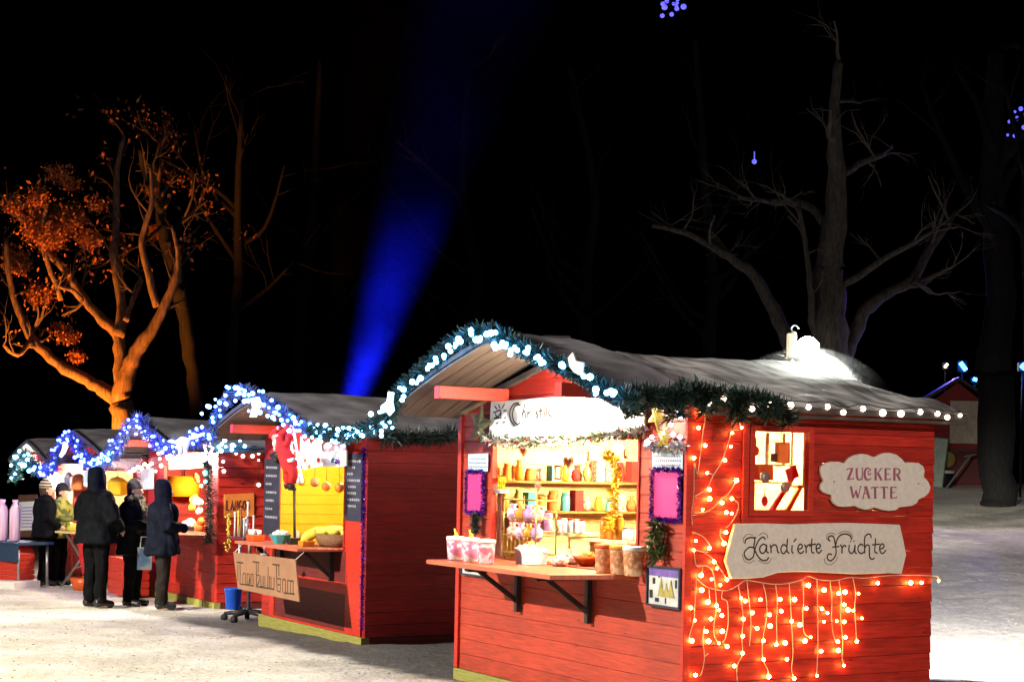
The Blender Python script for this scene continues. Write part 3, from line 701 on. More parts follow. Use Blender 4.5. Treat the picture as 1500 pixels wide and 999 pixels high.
# ---- cloud sign
def zp(F, region, sc, P, off=0.0):     # traced points -> (y, z) on the side wall
    out = []
    for x, y in P:
        q = F.side(region[0]+x/sc, region[1]+y/sc, off); out.append((q.y, q.z))
    return out
cl = [(50,300),(60,240),(110,200),(190,178),(290,180),(355,200),(400,140),(480,95),(570,80),(650,90),(735,125),(790,90),(860,70),(930,68),(1010,90),(1075,140),(1115,190),(1200,188),(1290,195),(1345,235),(1365,290),(1355,370),(1410,430),(1440,500),(1420,570),(1370,620),(1285,655),(1270,700),(1210,735),(1140,745),(1050,755),(1000,790),(920,800),(830,785),(735,755),(690,775),(620,785),(550,765),(480,735),(420,745),(340,750),(270,740),(215,700),(190,650),(200,600),(150,590),(90,565),(50,520),(55,470),(95,415),(65,360)]
ZR, ZS = (1195, 655), 1500/175
P = zp(FA, ZR, ZS, cl, 0.045)
Ms = FA.side_M
def sign_base(name, label, poly, y0, y1, m, bevel=0.008):
    cx = sum(p[0] for p in poly)/len(poly); cz = min(p[1] for p in poly)
    t = thing(name, label, 'sign', Ms @ Matrix.Translation((cx, 0, cz)))
    g = G(Ms); g.prism(poly, y0, y1); g.build('board', m, t, bevel); return t
cs = sign_base('cloud_sign', 'white cloud shaped sign reading ZUCKER WATTE on the red side wall', P, -0.052, -0.026, sign_grey)
LET = [([(392,272),(468,264)],12),([(458,268),(405,402)],30),([(392,404),(478,396)],12),([(470,396),(480,376)],10),([(395,268),(392,290)],10),
 ([(512,266),(514,340),(520,385),(542,408),(570,396),(582,370)],[30,30,28,18,12,12]),([(583,262),(583,410)],13),([(498,266),(530,266)],10),([(572,262),(596,262)],9),
 ([(692,318),(676,345),(656,330),(660,298),(690,285),(672,264),(640,264),(616,300),(612,350),(628,395),(660,408),(698,388)],[10,14,14,12,10,12,20,30,32,28,16,10]),
 ([(750,264),(750,410)],30),([(822,266),(772,330)],14),([(776,322),(824,408)],28),([(734,266),(766,266)],9),([(734,410),(766,410)],9),([(808,266),(834,266)],9),([(806,410),(834,410)],9),
 ([(876,264),(876,410)],30),([(866,268),(932,268)],11),([(932,262),(932,288)],9),([(880,335),(924,335)],11),([(866,408),(938,402)],12),([(938,408),(940,384)],9),
 ([(986,264),(986,410)],30),([(976,268),(1032,270),(1056,302),(1036,336),(994,340)],[12,14,26,16,11]),([(1018,340),(1056,410)],28),([(970,412),(1004,412)],9),([(1044,414),(1070,414)],9),
 ([(440,494),(472,634)],28),([(476,634),(502,540)],12),([(500,540),(528,634)],28),([(530,634),(562,492)],12),([(424,494),(456,494)],9),([(550,490),(576,490)],9),
 ([(594,636),(622,500)],12),([(630,494),(668,634)],30),([(604,580),(656,574)],11),([(580,638),(608,638)],9),([(652,638),(684,638)],9),([(604,498),(640,494)],14),
 ([(744,500),(746,634)],30),([(700,504),(790,500)],13),([(700,500),(698,522)],9),([(730,638),(764,638)],9),
 ([(856,500),(858,634)],30),([(812,502),(902,498)],13),([(902,496),(904,518)],9),([(842,638),(876,638)],9),
 ([(946,496),(946,638)],30),([(936,500),(1006,498)],11),([(1006,494),(1008,518)],9),([(950,566),(996,564)],11),([(936,638),(1012,632)],12),([(1012,636),(1016,612)],9)]
kx = px_size(1/ZS, 12.2)*1.13
g = G(Ms)
for pts, w in LET:
    q = zp(FA, ZR, ZS, pts, 0.053)
    if len(q) > 3:
        q3 = smooth_path([(a, b_, 0) for a, b_ in q], 3); q2 = [(v.x, v.y) for v in q3]
        ws = w if isinstance(w, list) else [w]*len(q); w2 = []
        for i in range(len(ws)-1): w2 += [(ws[i]+(ws[i+1]-ws[i])*j/3)*kx for j in range(3)]
        w2.append(ws[-1]*kx); g.ribbon(q2, w2, -0.0535)
    else: g.ribbon(q, [(w if not isinstance(w, list) else w[0])*kx]*len(q), -0.0535 - 0.0003*R.random())
g.build('lettering', mauve, cs)
g = G(Ms)
for x, y in ((230, 432), (1290, 455)):
    q = zp(FA, ZR, ZS, [(x, y)], 0.053)[0]; g.box(q[0]-0.006, q[0]+0.006, -0.055, -0.052, q[1]-0.006, q[1]+0.006)
g.build('screw', steel, cs)
# ---- Kandierte Früchte sign
KR, KS = (1000, 740), 3.75
P = zp(FA, KR, KS, [(285,100),(440,98),(600,103),(760,97),(900,95),(1050,100),(1190,105),(1210,190),(1225,270),(1200,375),(1130,372),(940,378),(820,372),(700,365),(600,365),(520,370),(440,395),(350,402),(265,403),(232,305),(258,200)], 0.05)
ks = sign_base('candied_fruit_sign', 'long cream plank sign with scripted words Kandierte Früchte under the side window', P[::-1][::-1], -0.058, -0.030, sign_grey, 0.006)
TR, TS = (1080, 770), 6.0
SCR = [[(68,155),(72,125),(100,105),(135,103),(165,104)],[(155,104),(150,150),(140,188),(110,186),(75,212),(60,245),(78,285),(106,296),(140,270),(152,215),(172,158),(198,115),(230,98),(246,122)],[(145,190),(160,228),(185,272),(220,302),(258,300),(276,275)],
 [(255,172),(228,160),(199,188),(201,225),(225,241),(248,215),(258,165)],[(258,165),(257,222),(276,237)],[(288,165),(296,200),(296,240)],[(296,192),(320,166),(345,176),(353,220),(368,240)],
 [(432,178),(404,164),(384,195),(388,230),(410,243),(430,215)],[(441,112),(436,180),(438,225),(456,240)],[(482,168),(480,225),(494,240)],[(494,140),(518,112)],
 [(533,205),(564,196),(570,172),(550,160),(532,190),(537,226),(560,240),(586,220)],[(588,165),(603,186),(605,240)],[(605,192),(625,166),(642,180)],[(656,110),(650,180),(655,230),(676,237)],[(628,166),(692,160)],
 [(693,200),(724,192),(728,167),(708,158),(692,190),(700,226),(720,238),(742,210)],
 [(818,132),(798,118),(812,90),(842,92),(856,135),(864,185),(868,235),(850,282),(818,306),(790,284),(802,246),(832,252)],[(862,182),(876,122),(906,82),(950,70),(990,85),(1006,122)],[(835,186),(896,180)],
 [(903,165),(919,186),(920,241)],[(920,196),(940,170),(957,184)],[(985,165),(980,215),(1000,241),(1024,222),(1035,165)],[(1035,165),(1034,230),(1050,240)],[(992,132),(998,139)],[(1022,130),(1028,137)],
 [(1107,172),(1082,160),(1060,190),(1065,226),(1090,242),(1112,228)],[(1176,106),(1170,78),(1150,72),(1125,90),(1117,130),(1120,241)],[(1120,192),(1140,166),(1160,180),(1160,230),(1165,276),(1186,293),(1206,280)],
 [(1214,108),(1212,160),(1208,224),(1232,240)],[(1184,166),(1252,160)],[(1253,202),(1284,192),(1288,167),(1268,158),(1250,190),(1258,228),(1280,242),(1306,210)]]
ECHO = [[(52,150),(56,105),(90,74),(135,80)],[(190,85),(225,62),(262,80),(268,112)],[(44,250),(60,305),(105,325),(150,300)],[(185,300),(230,328),(280,320),(300,280)],[(785,120),(792,75),(830,60),(862,78)],[(890,70),(930,48),(985,58),(1018,100)],[(765,280),(772,325),(815,342),(862,310),(880,270)]]
kk = px_size(1/TS, 12.0)*1.13
def script(g, lines, wd, reg, sc, off, y):
    for pts in lines:
        q = zp(FA, reg, sc, pts, off)
        if len(q) > 2: q = [(v.x, v.y) for v in smooth_path([(a, b_, 0) for a, b_ in q], 4)]
        g.ribbon(q, wd, y - 0.0004*R.random())
g = G(Ms); script(g, SCR, 11*kk, TR, TS, 0.059, -0.0595); g.build('lettering', ink, ks)
g = G(Ms); script(g, ECHO, 5*kk, TR, TS, 0.059, -0.0592); g.build('lettering', ink_thin, ks)

# ---- icicle light curtain on the side wall
off = 0.045
def sw(P, reg=KR, sc=KS, o=off): return [FA.w(FA.side(reg[0]+x/sc, reg[1]+y/sc, o)) for x, y in P]
B1 = [(75,190),(60,245),(155,228),(175,305),(190,345),(100,385),(160,405),(245,408),(210,437),(110,467),(145,535),(190,545),(195,575),(155,625),(215,605),(60,632),(45,560),(220,690),(130,690),(50,745),(145,745),(195,760),(245,775),(70,932),(240,148),(230,205)]
B2 = [(320,505),(350,525),(430,517),(535,513),(617,517),(690,437),(775,465),(853,475),(893,475),(963,487),(390,590),(340,622),(480,605),(545,580),(595,637),(640,652),(675,560),(800,590),(770,567),(775,640),(845,635),(890,550),(885,640),(940,570),(912,578),(980,620),(330,717),(405,677),(480,662),(438,740),(518,762),(565,752),(705,725),(675,740),(850,752),(897,722),(955,745),(327,812),(440,838),(572,843),(767,798),(857,800),(888,880),(283,877),(470,940),(612,945),(735,930),(1070,425),(1255,420),(1312,425),(1405,407),(1150,355)]
W2 = [[(80,405),(130,445),(200,465),(250,465),(310,435),(350,410),(440,425),(520,432),(590,425),(660,405),(690,388),(740,405),(812,412),(858,408),(920,395),(1000,398),(1130,385),(1260,382),(1390,388),(1405,405)],
 [(305,435),(320,520),(332,620),(325,720),(328,815),(300,880),(300,965),(312,1010)],[(352,412),(365,520),(375,640),(368,770)],[(440,425),(458,500),(462,600),(440,740),(440,840),(468,905),(470,940)],[(510,430),(520,520),(516,640),(518,762)],[(585,425),(590,500),(598,640),(606,800),(598,900),(612,945)],[(658,405),(665,500),(660,600),(668,700),(705,725)],[(738,405),(742,600),(742,800),(735,930)],[(810,412),(820,520),(818,620),(830,720),(850,752)],[(858,408),(870,500),(868,620),(880,740),(876,830),(888,880)],[(935,400),(950,480),(945,560),(950,650),(955,745)],[(742,550),(800,590)],[(460,580),(480,605)],[(380,660),(405,677)]]
W1 = [[(50,145),(110,170),(155,225)],[(60,245),(120,260),(175,305),(245,408)],[(210,130),(205,165),(230,205)],[(62,250),(75,330),(110,335),(100,385)],[(75,330),(140,335),(170,380),(180,460),(185,560),(170,690),(195,760)],[(75,400),(70,500),(60,632),(35,720),(50,745)],[(145,455),(150,540)],[(220,465),(215,510),(245,530),(250,640),(235,730),(220,750),(245,775)],[(120,660),(110,740),(120,830),(100,930),(70,932)],[(120,830),(140,812)]]
t = thing('icicle_lights', 'icicle curtain of orange bulbs hanging below the candied fruit sign on the side wall', 'string lights', Matrix.Translation(sw([(640, 440)])[0]), 'orange string lights on the side wall')
g = G()
for w in W2: g.tube(smooth_path(sw(w, o=0.03), 4), 0.0035, 5)
g.build('cable', wire_w, t); bulbs(t, jitter(sw(B2), 0.004), 0.0135, g_orange)
t = thing('icicle_lights', 'tangle of orange bulbs hanging at the corner left of the candied fruit sign', 'string lights', Matrix.Translation(sw([(150, 450)])[0]), 'orange string lights on the side wall')
g = G()
for w in W1: g.tube(smooth_path(sw(w, o=0.03), 4), 0.0035, 5)
g.build('cable', wire_w, t); bulbs(t, jitter(sw(B1), 0.004), 0.0135, g_orange)
UR, US = (990, 560), 4.76
B3 = [(165,205),(160,320),(205,437),(130,525),(220,630),(455,315),(390,350),(385,440),(345,545),(420,690),(245,750),(240,815),(335,835),(395,810),(185,885),(390,910),(355,905)]
W3 = [[(165,205),(205,235),(190,340),(175,470),(150,640),(130,560),(125,780),(110,900),(115,990)],[(455,315),(430,265),(395,290),(380,370),(320,550),(260,650),(215,740),(130,795)],[(420,690),(370,770),(320,810),(230,895),(130,910)],[(395,810),(435,845),(425,910),(380,985),(350,1010)],[(220,630),(255,640)]]
t = thing('fairy_lights', 'looped strand of orange bulbs running up the wall left of the side window', 'string lights', Matrix.Translation(sw([(250, 600)], UR, US)[0]), 'orange string lights on the side wall')
g = G()
for w in W3: g.tube(smooth_path(sw(w, UR, US, 0.03), 4), 0.0035, 5)
g.build('cable', wire_w, t); bulbs(t, jitter(sw(B3, UR, US), 0.004), 0.0135, g_orange)
# white eave bulbs
ER, ES = (900, 460), 2.778
EB = [(388,365),(445,345),(560,385),(632,368),(716,372),(790,378),(867,377),(932,400),(1012,385),(1092,402),(1166,405),(1245,398),(1315,405),(1355,420),(1407,412)]
pts = sw(EB, ER, ES, 0.21)
t = thing('eave_lights', 'row of warm white bulbs along the eave above the side wall', 'string lights', Matrix.Translation(pts[7]))
g = G(); g.tube(smooth_path([p+Vector((0, 0, 0.035)) for p in pts], 4), 0.004, 5)
for p in pts: g.tube([p+Vector((0, 0, 0.035)), p], 0.004, 5)
g.build('cable', wire_d, t); bulbs(t, pts, 0.022, g_warm)

# ---- garlands of the main stall
HP = [(575,602),(585,577),(610,550),(640,525),(665,503),(690,490),(718,486),(745,497),(780,518),(815,532),(845,544),(870,562),(905,582),(935,588)]
hp = smooth_path([FA.w(FA.front(x, y, -0.72)) for x, y in HP], 4)
MB_ = [(470,92),(490,120),(540,92),(580,85),(575,140),(625,150),(680,165),(715,175),(730,155),(765,200),(800,222),(890,240),(985,285),(1010,290),(1040,345),(1090,360),(1125,358),(420,125),(395,150),(345,190),(375,170),(310,220),(270,250),(290,235),(200,310),(160,345),(238,293),(160,378),(648,185),(790,225),(600,150),(505,118)]
mb = [FA.w(FA.front(540+x/3.125, 460+y/3.125, -0.80 - R.uniform(-.05, .06))) for x, y in MB_ + [(a+R.uniform(-22, 22), b_+R.uniform(-22, 22)) for a, b_ in MB_]]
tg = garland('fir garland with icy blue bulbs arching over the nearest stall gable', hp, 1500, 0.085, 0.062, fir, mb, 0.019, g_cyan, 'lit fir garlands over the gables')
EP = [(905,588),(935,578),(985,582),(1010,572),(1050,582),(1085,584),(1115,588),(1140,598),(1152,606)]
ep = smooth_path([FA.w(FA.side(x, y, 0.2)) for x, y in EP], 4)
g = G(); needles(g, ep, 1900, 0.115, 0.072, 0.006)
for k in range(6):
    c = ep[int(3+k*(len(ep)-5)/5)]; needles(g, [c, c+Vector((0.03, 0, -0.06-0.10*R.random()))], 1500, 0.11, 0.085, 0.006)
g.build('fir_garland', fir, None, label='dark bushy fir garland without bulbs along the front end of the eave', cat='garland')
# white ornaments in the garland
def cutout(F, region, sc, P, y, m, name, label, cat, th=0.012):
    q = [F.front(region[0]+a/sc, region[1]+b_/sc, y) for a, b_ in P]
    g = G(F.M); g.prism([(v.x, v.z) for v in q], y-th, y); return g.build(name, m, None, 0.002, label, cat)
cutout(FA, (540, 460), 3.125, [(918,200),(940,175),(955,215),(990,222),(985,262),(1005,285),(970,280),(945,268),(925,240)], -0.86, white_p, 'white_ornament', 'white pointed star cut-out in the garland right of the gable peak', 'ornament')
o = cutout(FA, (540, 460), 3.125, [(95,355),(118,360),(112,400),(120,440),(100,465),(85,445),(60,455),(62,420),(88,400)], -0.84, g_ltblue, 'glowing_ornament', 'glowing pale figure at the lower left end of the nearest garland', 'ornament')
# ---- name board over the counter, with its lamp
def front_board(F, name, label, px, y, m, th=0.02, cat='sign', part='board', bevel=0.004):
    q = [F.front(a, b_, y) for a, b_ in px]; cx = sum(v.x for v in q)/len(q)
    t = thing(name, label, cat, F.M @ Matrix.Translation((cx, y, min(v.z for v in q))))
    g = G(F.M); g.prism([(v.x, v.z) for v in q], y, y+th); g.build(part, m, t, bevel); return t
nb = front_board(FA, 'name_board', 'white board with black hand lettered hut name above the nearest counter', [(719,588),(830,580),(943,574),(944,630),(830,638),(716,641)], -0.05, white_p)
NR, NS = (690, 580), 1500/260
NL = [[(205,135),(250,120),(245,160),(200,190),(260,185)],[(235,70),(245,105)],[(200,85),(222,112)],[(285,65),(262,108)],[(190,135),(205,140)],[(275,125),(300,122)],[(195,190),(215,182)],[(280,185),(298,180)],[(210,235),(235,220)],[(265,225),(290,220)],[(205,150),(230,185),(255,130),(250,190)],
 [(405,60),(360,70),(330,130),(335,200),(370,250)],[(420,75),(375,85),(352,140),(360,205),(392,240),(415,222)],[(455,70),(430,190)],[(430,150),(455,130),(462,190)],[(480,130),(482,185)],[(482,150),(505,128)],[(525,130),(526,185)],[(525,100),(528,106)],[(565,130),(548,145),(570,165),(550,185)],[(590,90),(590,180)],[(575,125),(608,122)],[(620,125),(622,180)],[(640,80),(640,176)],[(668,120),(655,145),(675,170),(690,150)],
 [(1000,40),(1040,15),(1030,80),(1045,185)],[(1010,75),(1075,60)],[(1070,20),(1068,110),(1060,150)],[(1092,60),(1090,110),(1110,118),(1118,60)],[(1095,38),(1096,44)],[(1112,36),(1113,42)],[(1140,20),(1138,130)],[(1125,55),(1160,50)],[(1168,18),(1165,120)],[(1152,56),(1185,50)],[(1190,85),(1215,80),(1210,60),(1190,70),(1195,105),(1225,95)],
 [(1300,90),(1345,75),(1335,120),(1300,130)],[(1290,185),(1310,140)],[(1340,140),(1355,190)],[(1375,135),(1385,185)],[(1285,60),(1300,80)],[(1330,40),(1332,65)],[(1370,50),(1358,75)],[(1320,95),(1350,130)]]
g = G(FA.M)
for pts in NL:
    q = [FA.front(NR[0]+a/NS, NR[1]+b_/NS, -0.05) for a, b_ in pts]; q = [(v.x, v.z) for v in q]
    if len(q) > 2: q = [(v.x, v.y) for v in smooth_path([(a, b_, 0) for a, b_ in q], 3)]
    g.ribbon(q, 0.013, -0.0503-0.0004*R.random())
g.build('lettering', ink, nb)
HL = FA.w(FA.front(842, 592, -0.22))
t = thing('hood_lamp', 'glaring round work lamp under the hood of the nearest stall', 'lamp', Matrix.Translation(HL))
g = G(Matrix.Translation(HL)); g.ball((0, 0, 0), 0.075, 16, (1, 1, 1), 10); g.build('bulb', g_core, t)
g = G(Matrix.Translation(HL)); g.lathe([(0.028, 0.09), (0.03, 0.13), (0.012, 0.14)], n=12); g.tube([(0, 0, 0.14), (0, 0, 0.22)], 0.006, 6); g.build('socket', black_p, t)
# berry valance under the board
vp = [FA.w(FA.front(x, y, -0.06)) for x, y in [(705,640),(730,645),(770,648),(820,646),(870,640),(920,634),(944,628)]]
t = thing('berry_valance', 'frosted berry garland running along the top of the nearest counter window', 'garland', Matrix.Translation(vp[3]))
vpp = smooth_path(vp, 4)
g = G(); needles(g, vpp, 420, 0.05, 0.05, 0.006); g.build('twigs', fir_l, t)
g = G()
for p in jitter(along(vpp, 0.045), 0.016): g.ball(p, 0.013, 6, k=4)
g.build('berries', felt_red, t)
g = G(); needles(g, vpp, 300, 0.05, 0.045, 0.010); g.build('frosted_leaves', icing, t)
# pink price boards with tinsel frames, papers, sprigs, pictures, stars on the two pilasters
def pink_board(px, label):
    q = [FA.front(a, b_, -0.03) for a, b_ in px]; x0, x1 = min(v.x for v in q), max(v.x for v in q); z0, z1 = min(v.z for v in q), max(v.z for v in q)
    t = thing('price_board', label, 'price board', FA.M @ Matrix.Translation(((x0+x1)/2, -0.03, z0)))
    g = G(FA.M); g.box(x0, x1, -0.034, -0.02, z0, z1); g.build('board', pink, t, 0.003)
    g = G(FA.M); needles(g, [(x0, -0.036, z0), (x1, -0.036, z0), (x1, -0.036, z1), (x0, -0.036, z1), (x0, -0.036, z0)], 1500, 0.022, 0.022, 0.004); g.build('tinsel', purple, t)
pink_board([(685,691),(708,691),(708,750),(685,750)], 'narrow hot pink board with purple tinsel edge left of the nearest counter window')
pink_board([(957,688),(996,688),(996,760),(957,760)], 'tall hot pink board with purple tinsel edge right of the nearest counter window')
for px, lab in (([(686,665),(715,664),(714,690),(686,690)], 'pale blue paper notice pinned above the left pink board'), ([(955,661),(1000,661),(1000,688),(956,686)], 'pale blue paper notice pinned above the right pink board')):
    t = front_board(FA, 'paper_notice', lab, px, -0.032, paper_b, 0.006, 'notice', 'paper', 0)
    q0, q1 = FA.front(*px[0], -0.032), FA.front(*px[2], -0.032)
    g = G(FA.M)
    for r_ in range(3):
        zz = q0.z - (q0.z-q1.z)*(0.28+0.24*r_); x = q0.x+0.02
        while x < q1.x-0.03:
            w = R.uniform(0.012, 0.03); g.ribbon([(x, zz), (x+w*0.3, zz+0.008), (x+w*0.6, zz-0.006), (x+w, zz+0.004)], 0.004, -0.0325); x += w+0.008
    g.build('handwriting', chalk_b if 'left' in lab else mauve, t)
for (x, y, h, lab) in ((698, 766, 0.15, 'small sprig of fir pinned below the left pink board'), (962, 792, 0.26, 'yellow green conifer sprig hanging below the right pink board')):
    c = FA.front(x, y, -0.06); g = G()
    pth = [FA.w(c+Vector((0.02, 0, h/2))), FA.w(c+Vector((-0.01, -0.02, 0))), FA.w(c+Vector((0.03, 0, -h/2)))]
    needles(g, smooth_path(pth, 4), 1400, 0.07 if h > .2 else 0.045, 0.07 if h > .2 else 0.05, 0.006); g.build('conifer_sprig', fir_l if h > .2 else fir, None, label=lab, cat='sprig')
def picture(px, lab, style):
    q = [FA.front(a, b_, -0.03) for a, b_ in px]; x0, x1 = min(v.x for v in q), max(v.x for v in q); z0, z1 = min(v.z for v in q), max(v.z for v in q)
    t = thing('framed_picture', lab, 'picture', FA.M @ Matrix.Translation(((x0+x1)/2, -0.03, z0)))
    g = G(FA.M); w = 0.014; g.box(x0, x1, -0.05, -0.02, z0, z0+w); g.box(x0, x1, -0.05, -0.02, z1-w, z1); g.box(x0, x0+w, -0.05, -0.02, z0+w, z1-w); g.box(x1-w, x1, -0.05, -0.02, z0+w, z1-w); g.build('frame', chalk_b, t)
    g = G(FA.M); g.box(x0+w, x1-w, -0.036, -0.024, z0+w, z1-w); g.build('print', mat('winter_print', (0.45, 0.48, 0.50), 0.3, 0, 9, col2=(0.72, 0.72, 0.66)), t)
    g = G(FA.M)
    W_, H_ = x1-x0, z1-z0
    if style:
        g.box(x0+w, x1-w, -0.038, -0.036, z1-w-0.2*H_, z1-w)
        g.build('sky', mat('violet_print', (0.16, 0.10, 0.36), 0.4, 0.3), t); g = G(FA.M)
        for k, (fx, fh) in enumerate(((0.42, 0.52), (0.58, 0.36), (0.72, 0.44))):
            for j in range(3):
                b0 = z0+H_*(0.26+0.1*j*fh*2); ww = W_*0.11*(1-j*0.25)
                g.prism([(x0+fx*W_-ww, b0), (x0+fx*W_+ww, b0), (x0+fx*W_, b0+H_*fh*0.55)], -0.0375-0.0006*(k*3+j+1), -0.036)
        g.build('fir_trees', mat('gold_print', (0.35, 0.30, 0.08), 0.4, 0.4), t); g = G(FA.M)
        for fx, fz, hw, hh in ((0.12, 0.2, 0.05, 0.2), (0.2, 0.55, 0.04, 0.15), (0.3, 0.12, 0.06, 0.1), (0.56, 0.1, 0.02, 0.14), (0.86, 0.5, 0.03, 0.2), (0.35, 0.72, 0.03, 0.1)):
            g.box(x0+(fx-hw)*W_, x0+(fx+hw)*W_, -0.0376, -0.036, z0+(fz)*H_, z0+(fz+hh)*H_)
        g.build('windows', black_p, t)
    else:
        for fx in (0.2, 0.42, 0.66, 0.8): g.box(x0+(fx-0.05)*W_, x0+(fx+0.05)*W_, -0.0376, -0.036, z0+0.3*H_, z0+(0.6+0.2*R.random())*H_)
        g.build('figures', black_p, t)
picture([(950,832),(998,832),(998,886),(950,886)], 'winter picture with dark frame at the right end of the counter', 1)
picture([(677,826),(709,826),(709,841),(677,841)], 'low framed black and white picture under the left end of the counter', 0)
star(FA, 703, 622, -0.07, 36, mat('olive_straw', (0.13, 0.12, 0.06), 0.8, 0.4), 'olive straw star hanging high on the left pilaster of the nearest stall', rot=0.2)
star(FA, 962, 608, -0.09, 26, gold, 'gold foil star hanging beside the name board', rot=0.5)
star(FA, 973, 640, -0.09, 24, gold, 'lower gold foil star with white lights on the right pilaster', rot=0.15)
tp = smooth_path([FA.w(FA.front(x, y, -0.07)) for x, y in [(948,650),(962,656),(980,656),(1002,652)]], 4)
g = G(); needles(g, tp, 900, 0.035, 0.04, 0.006); g.build('tinsel_garland', silver, None, label='short silver tinsel garland above the right pale blue notice', cat='garland')
pts = [FA.w(FA.front(x, y, -0.10)) for x, y in [(994,585),(996,592),(990,604),(998,610),(983,622),(972,634),(996,640),(955,640),(948,648),(986,636)]]
t = thing('light_cluster', 'cluster of cool white bulbs dangling at the near corner under the eave garland', 'string lights', Matrix.Translation(pts[0]))
g = G(); g.tube(smooth_path(pts, 4), 0.003, 5); g.build('cable', wire_w, t); bulbs(t, pts, 0.017, glow('lilac_white_bulb', (0.75, 0.70, 1.0), 12))

# ---- goods on and behind the counter
ZC = 1.057
gc = 'wares on the nearest counter'
def lid_tub(x, y, z, r, h, m_body, m_lid, name, label, cat, group=gc, n=18):
    T = FA.M @ Matrix.Translation((x, y, z)); t = thing(name, label, cat, T, group)
    g = G(T); g.lathe([(r*0.82, 0), (r*0.86, 0.004), (r, h*0.92), (r, h)], n=n); g.build('tub', m_body, t)
    g = G(T); g.lathe([(r*1.06, h*0.93), (r*1.06, h+0.012), (r*0.95, h+0.02), (0.01, h+0.02)], n=n); g.build('lid', m_lid, t)
    return t
for i, (px, lab) in enumerate(((667, 'leftmost lilac and white candy floss tub at the left end of the counter'), (689, 'middle candy floss tub of the three at the left end of the counter'), (712, 'right-hand reddish candy floss tub of the three at the left end of the counter'))):
    p = FA.front(px, 812, -0.44)
    t = lid_tub(p.x, -0.44, ZC, 0.072, 0.17, sweets2 if i < 2 else mat('rose_sweets', (0.72, 0.16, 0.24), 0.4, 0, 16, col2=(0.85, 0.72, 0.76), cut=(0.46, 0.56)), icing, 'candy_tub', lab, 'tub')
    if i < 2:
        T = WM[t.name]; g = G(T); g.tube(smooth_path([(-0.05, 0, 0.175), (-0.02, 0.02, 0.20), (0.0, 0, 0.215), (0.03, 0, 0.19), (0.05, -0.02, 0.175)], 4), 0.012, 6); g.tube([(0.0, 0, 0.2), (-0.02, 0, 0.25)], 0.008, 6); g.build('ribbon', yellow_pl, t)
def crate_box(px, py, w, d, h, m, name, label, cat, group=gc, rz=0.0, content=None, z=ZC, yoff=0.0):
    p = FA.top(px, py, z); T = FA.M @ Matrix.Translation((p.x, p.y+yoff, z)) @ Matrix.Rotation(rz, 4, 'Z')
    t = thing(name, label, cat, T, group); g = G(T)
    k = 0.9; th = 0.008
    for (a0, a1, b0, b1) in ((-w/2, w/2, -d/2, -d/2+th), (-w/2, w/2, d/2-th, d/2), (-w/2, -w/2+th, -d/2+th, d/2-th), (w/2-th, w/2, -d/2+th, d/2-th)):
        g.hexa([(a0*k, b0*k, 0), (a1*k, b0*k, 0), (a1*k, b1*k, 0), (a0*k, b1*k, 0), (a0, b0, h), (a1, b0, h), (a1, b1, h), (a0, b1, h)])
    g.box(-w/2*k, w/2*k, -d/2*k, d/2*k, 0, th); g.build('tray', m, t, 0.002)
    if content:
        g = G(T)
        for _ in range(26): g.ball((R.uniform(-.42, .42)*w, R.uniform(-.42, .42)*d, h*R.uniform(0.75, 1.08)), R.uniform(.016, .026), 7, k=5)
        g.build('sweets', content, t)
    return t
crate_box(778, 826, 0.20, 0.20, 0.125, icing, 'white_carton', 'big plain white carton at the front edge of the counter', 'carton', content=icing)
crate_box(738, 806, 0.22, 0.26, 0.16, mat('brick_red_bag', (0.42, 0.12, 0.08), 0.5, 0, 30, col2=(0.60, 0.32, 0.22)), 'sweet_box', 'brick red box of sweets between the tubs and the white carton', 'box', content=sweets, yoff=0.12)
for i, (px, py, lab) in enumerate(((812, 829, 'see-through bag of red and pink sweets at the front of the counter'), (828, 826, 'smaller bag of dark red sweets leaning beside the bowl'))):
    p = FA.top(px, py, ZC); g = G(FA.M)
    g.lathe([(0.055, 0), (0.072, 0.02), (0.068, 0.06), (0.03, 0.085), (0.016, 0.092), (0.03, 0.12)], (p.x, p.y+0.05, ZC), 12, fn=lambda a, j: 1+0.10*math.sin(a*5+j*2)); g.build('sweet_bag', sweets, None, label=lab, cat='bag', group=gc)
p = FA.top(850, 829, ZC); T = FA.M @ Matrix.Translation((p.x, p.y+0.06, ZC)); t = thing('bowl', 'orange red plastic bowl on the counter', 'bowl', T, gc)
g = G(T); g.lathe([(0.05, 0), (0.055, 0.006), (0.10, 0.05), (0.115, 0.082), (0.105, 0.082), (0.09, 0.05), (0.045, 0.014), (0.01, 0.012)], n=22); g.build('dish', bowl_m, t)
g = G(T)
for _ in range(20): a = R.uniform(0, 6.28); q = R.uniform(0, 0.075); g.ball((q*math.cos(a), q*math.sin(a), 0.07+R.uniform(0, .025)), 0.02, 7, k=5)
g.build('sweets', honey, t)
for i, (px, lab) in enumerate(((886, 'left'), (908, 'middle'), (928, 'right'))):
    p = FA.front(px, 820, -0.10)
    lid_tub(p.x, -0.10, ZC, 0.075, 0.19, mat('caramel_sweets%d' % i, (0.50, 0.20, 0.09), 0.35, 0, 26, col2=(0.75, 0.48, 0.28), cut=(0.45, 0.55)), (bowl_m, honey, icing)[i], 'sweet_jar', '%s jar of caramel coloured sweets at the right end of the counter' % lab, 'jar')
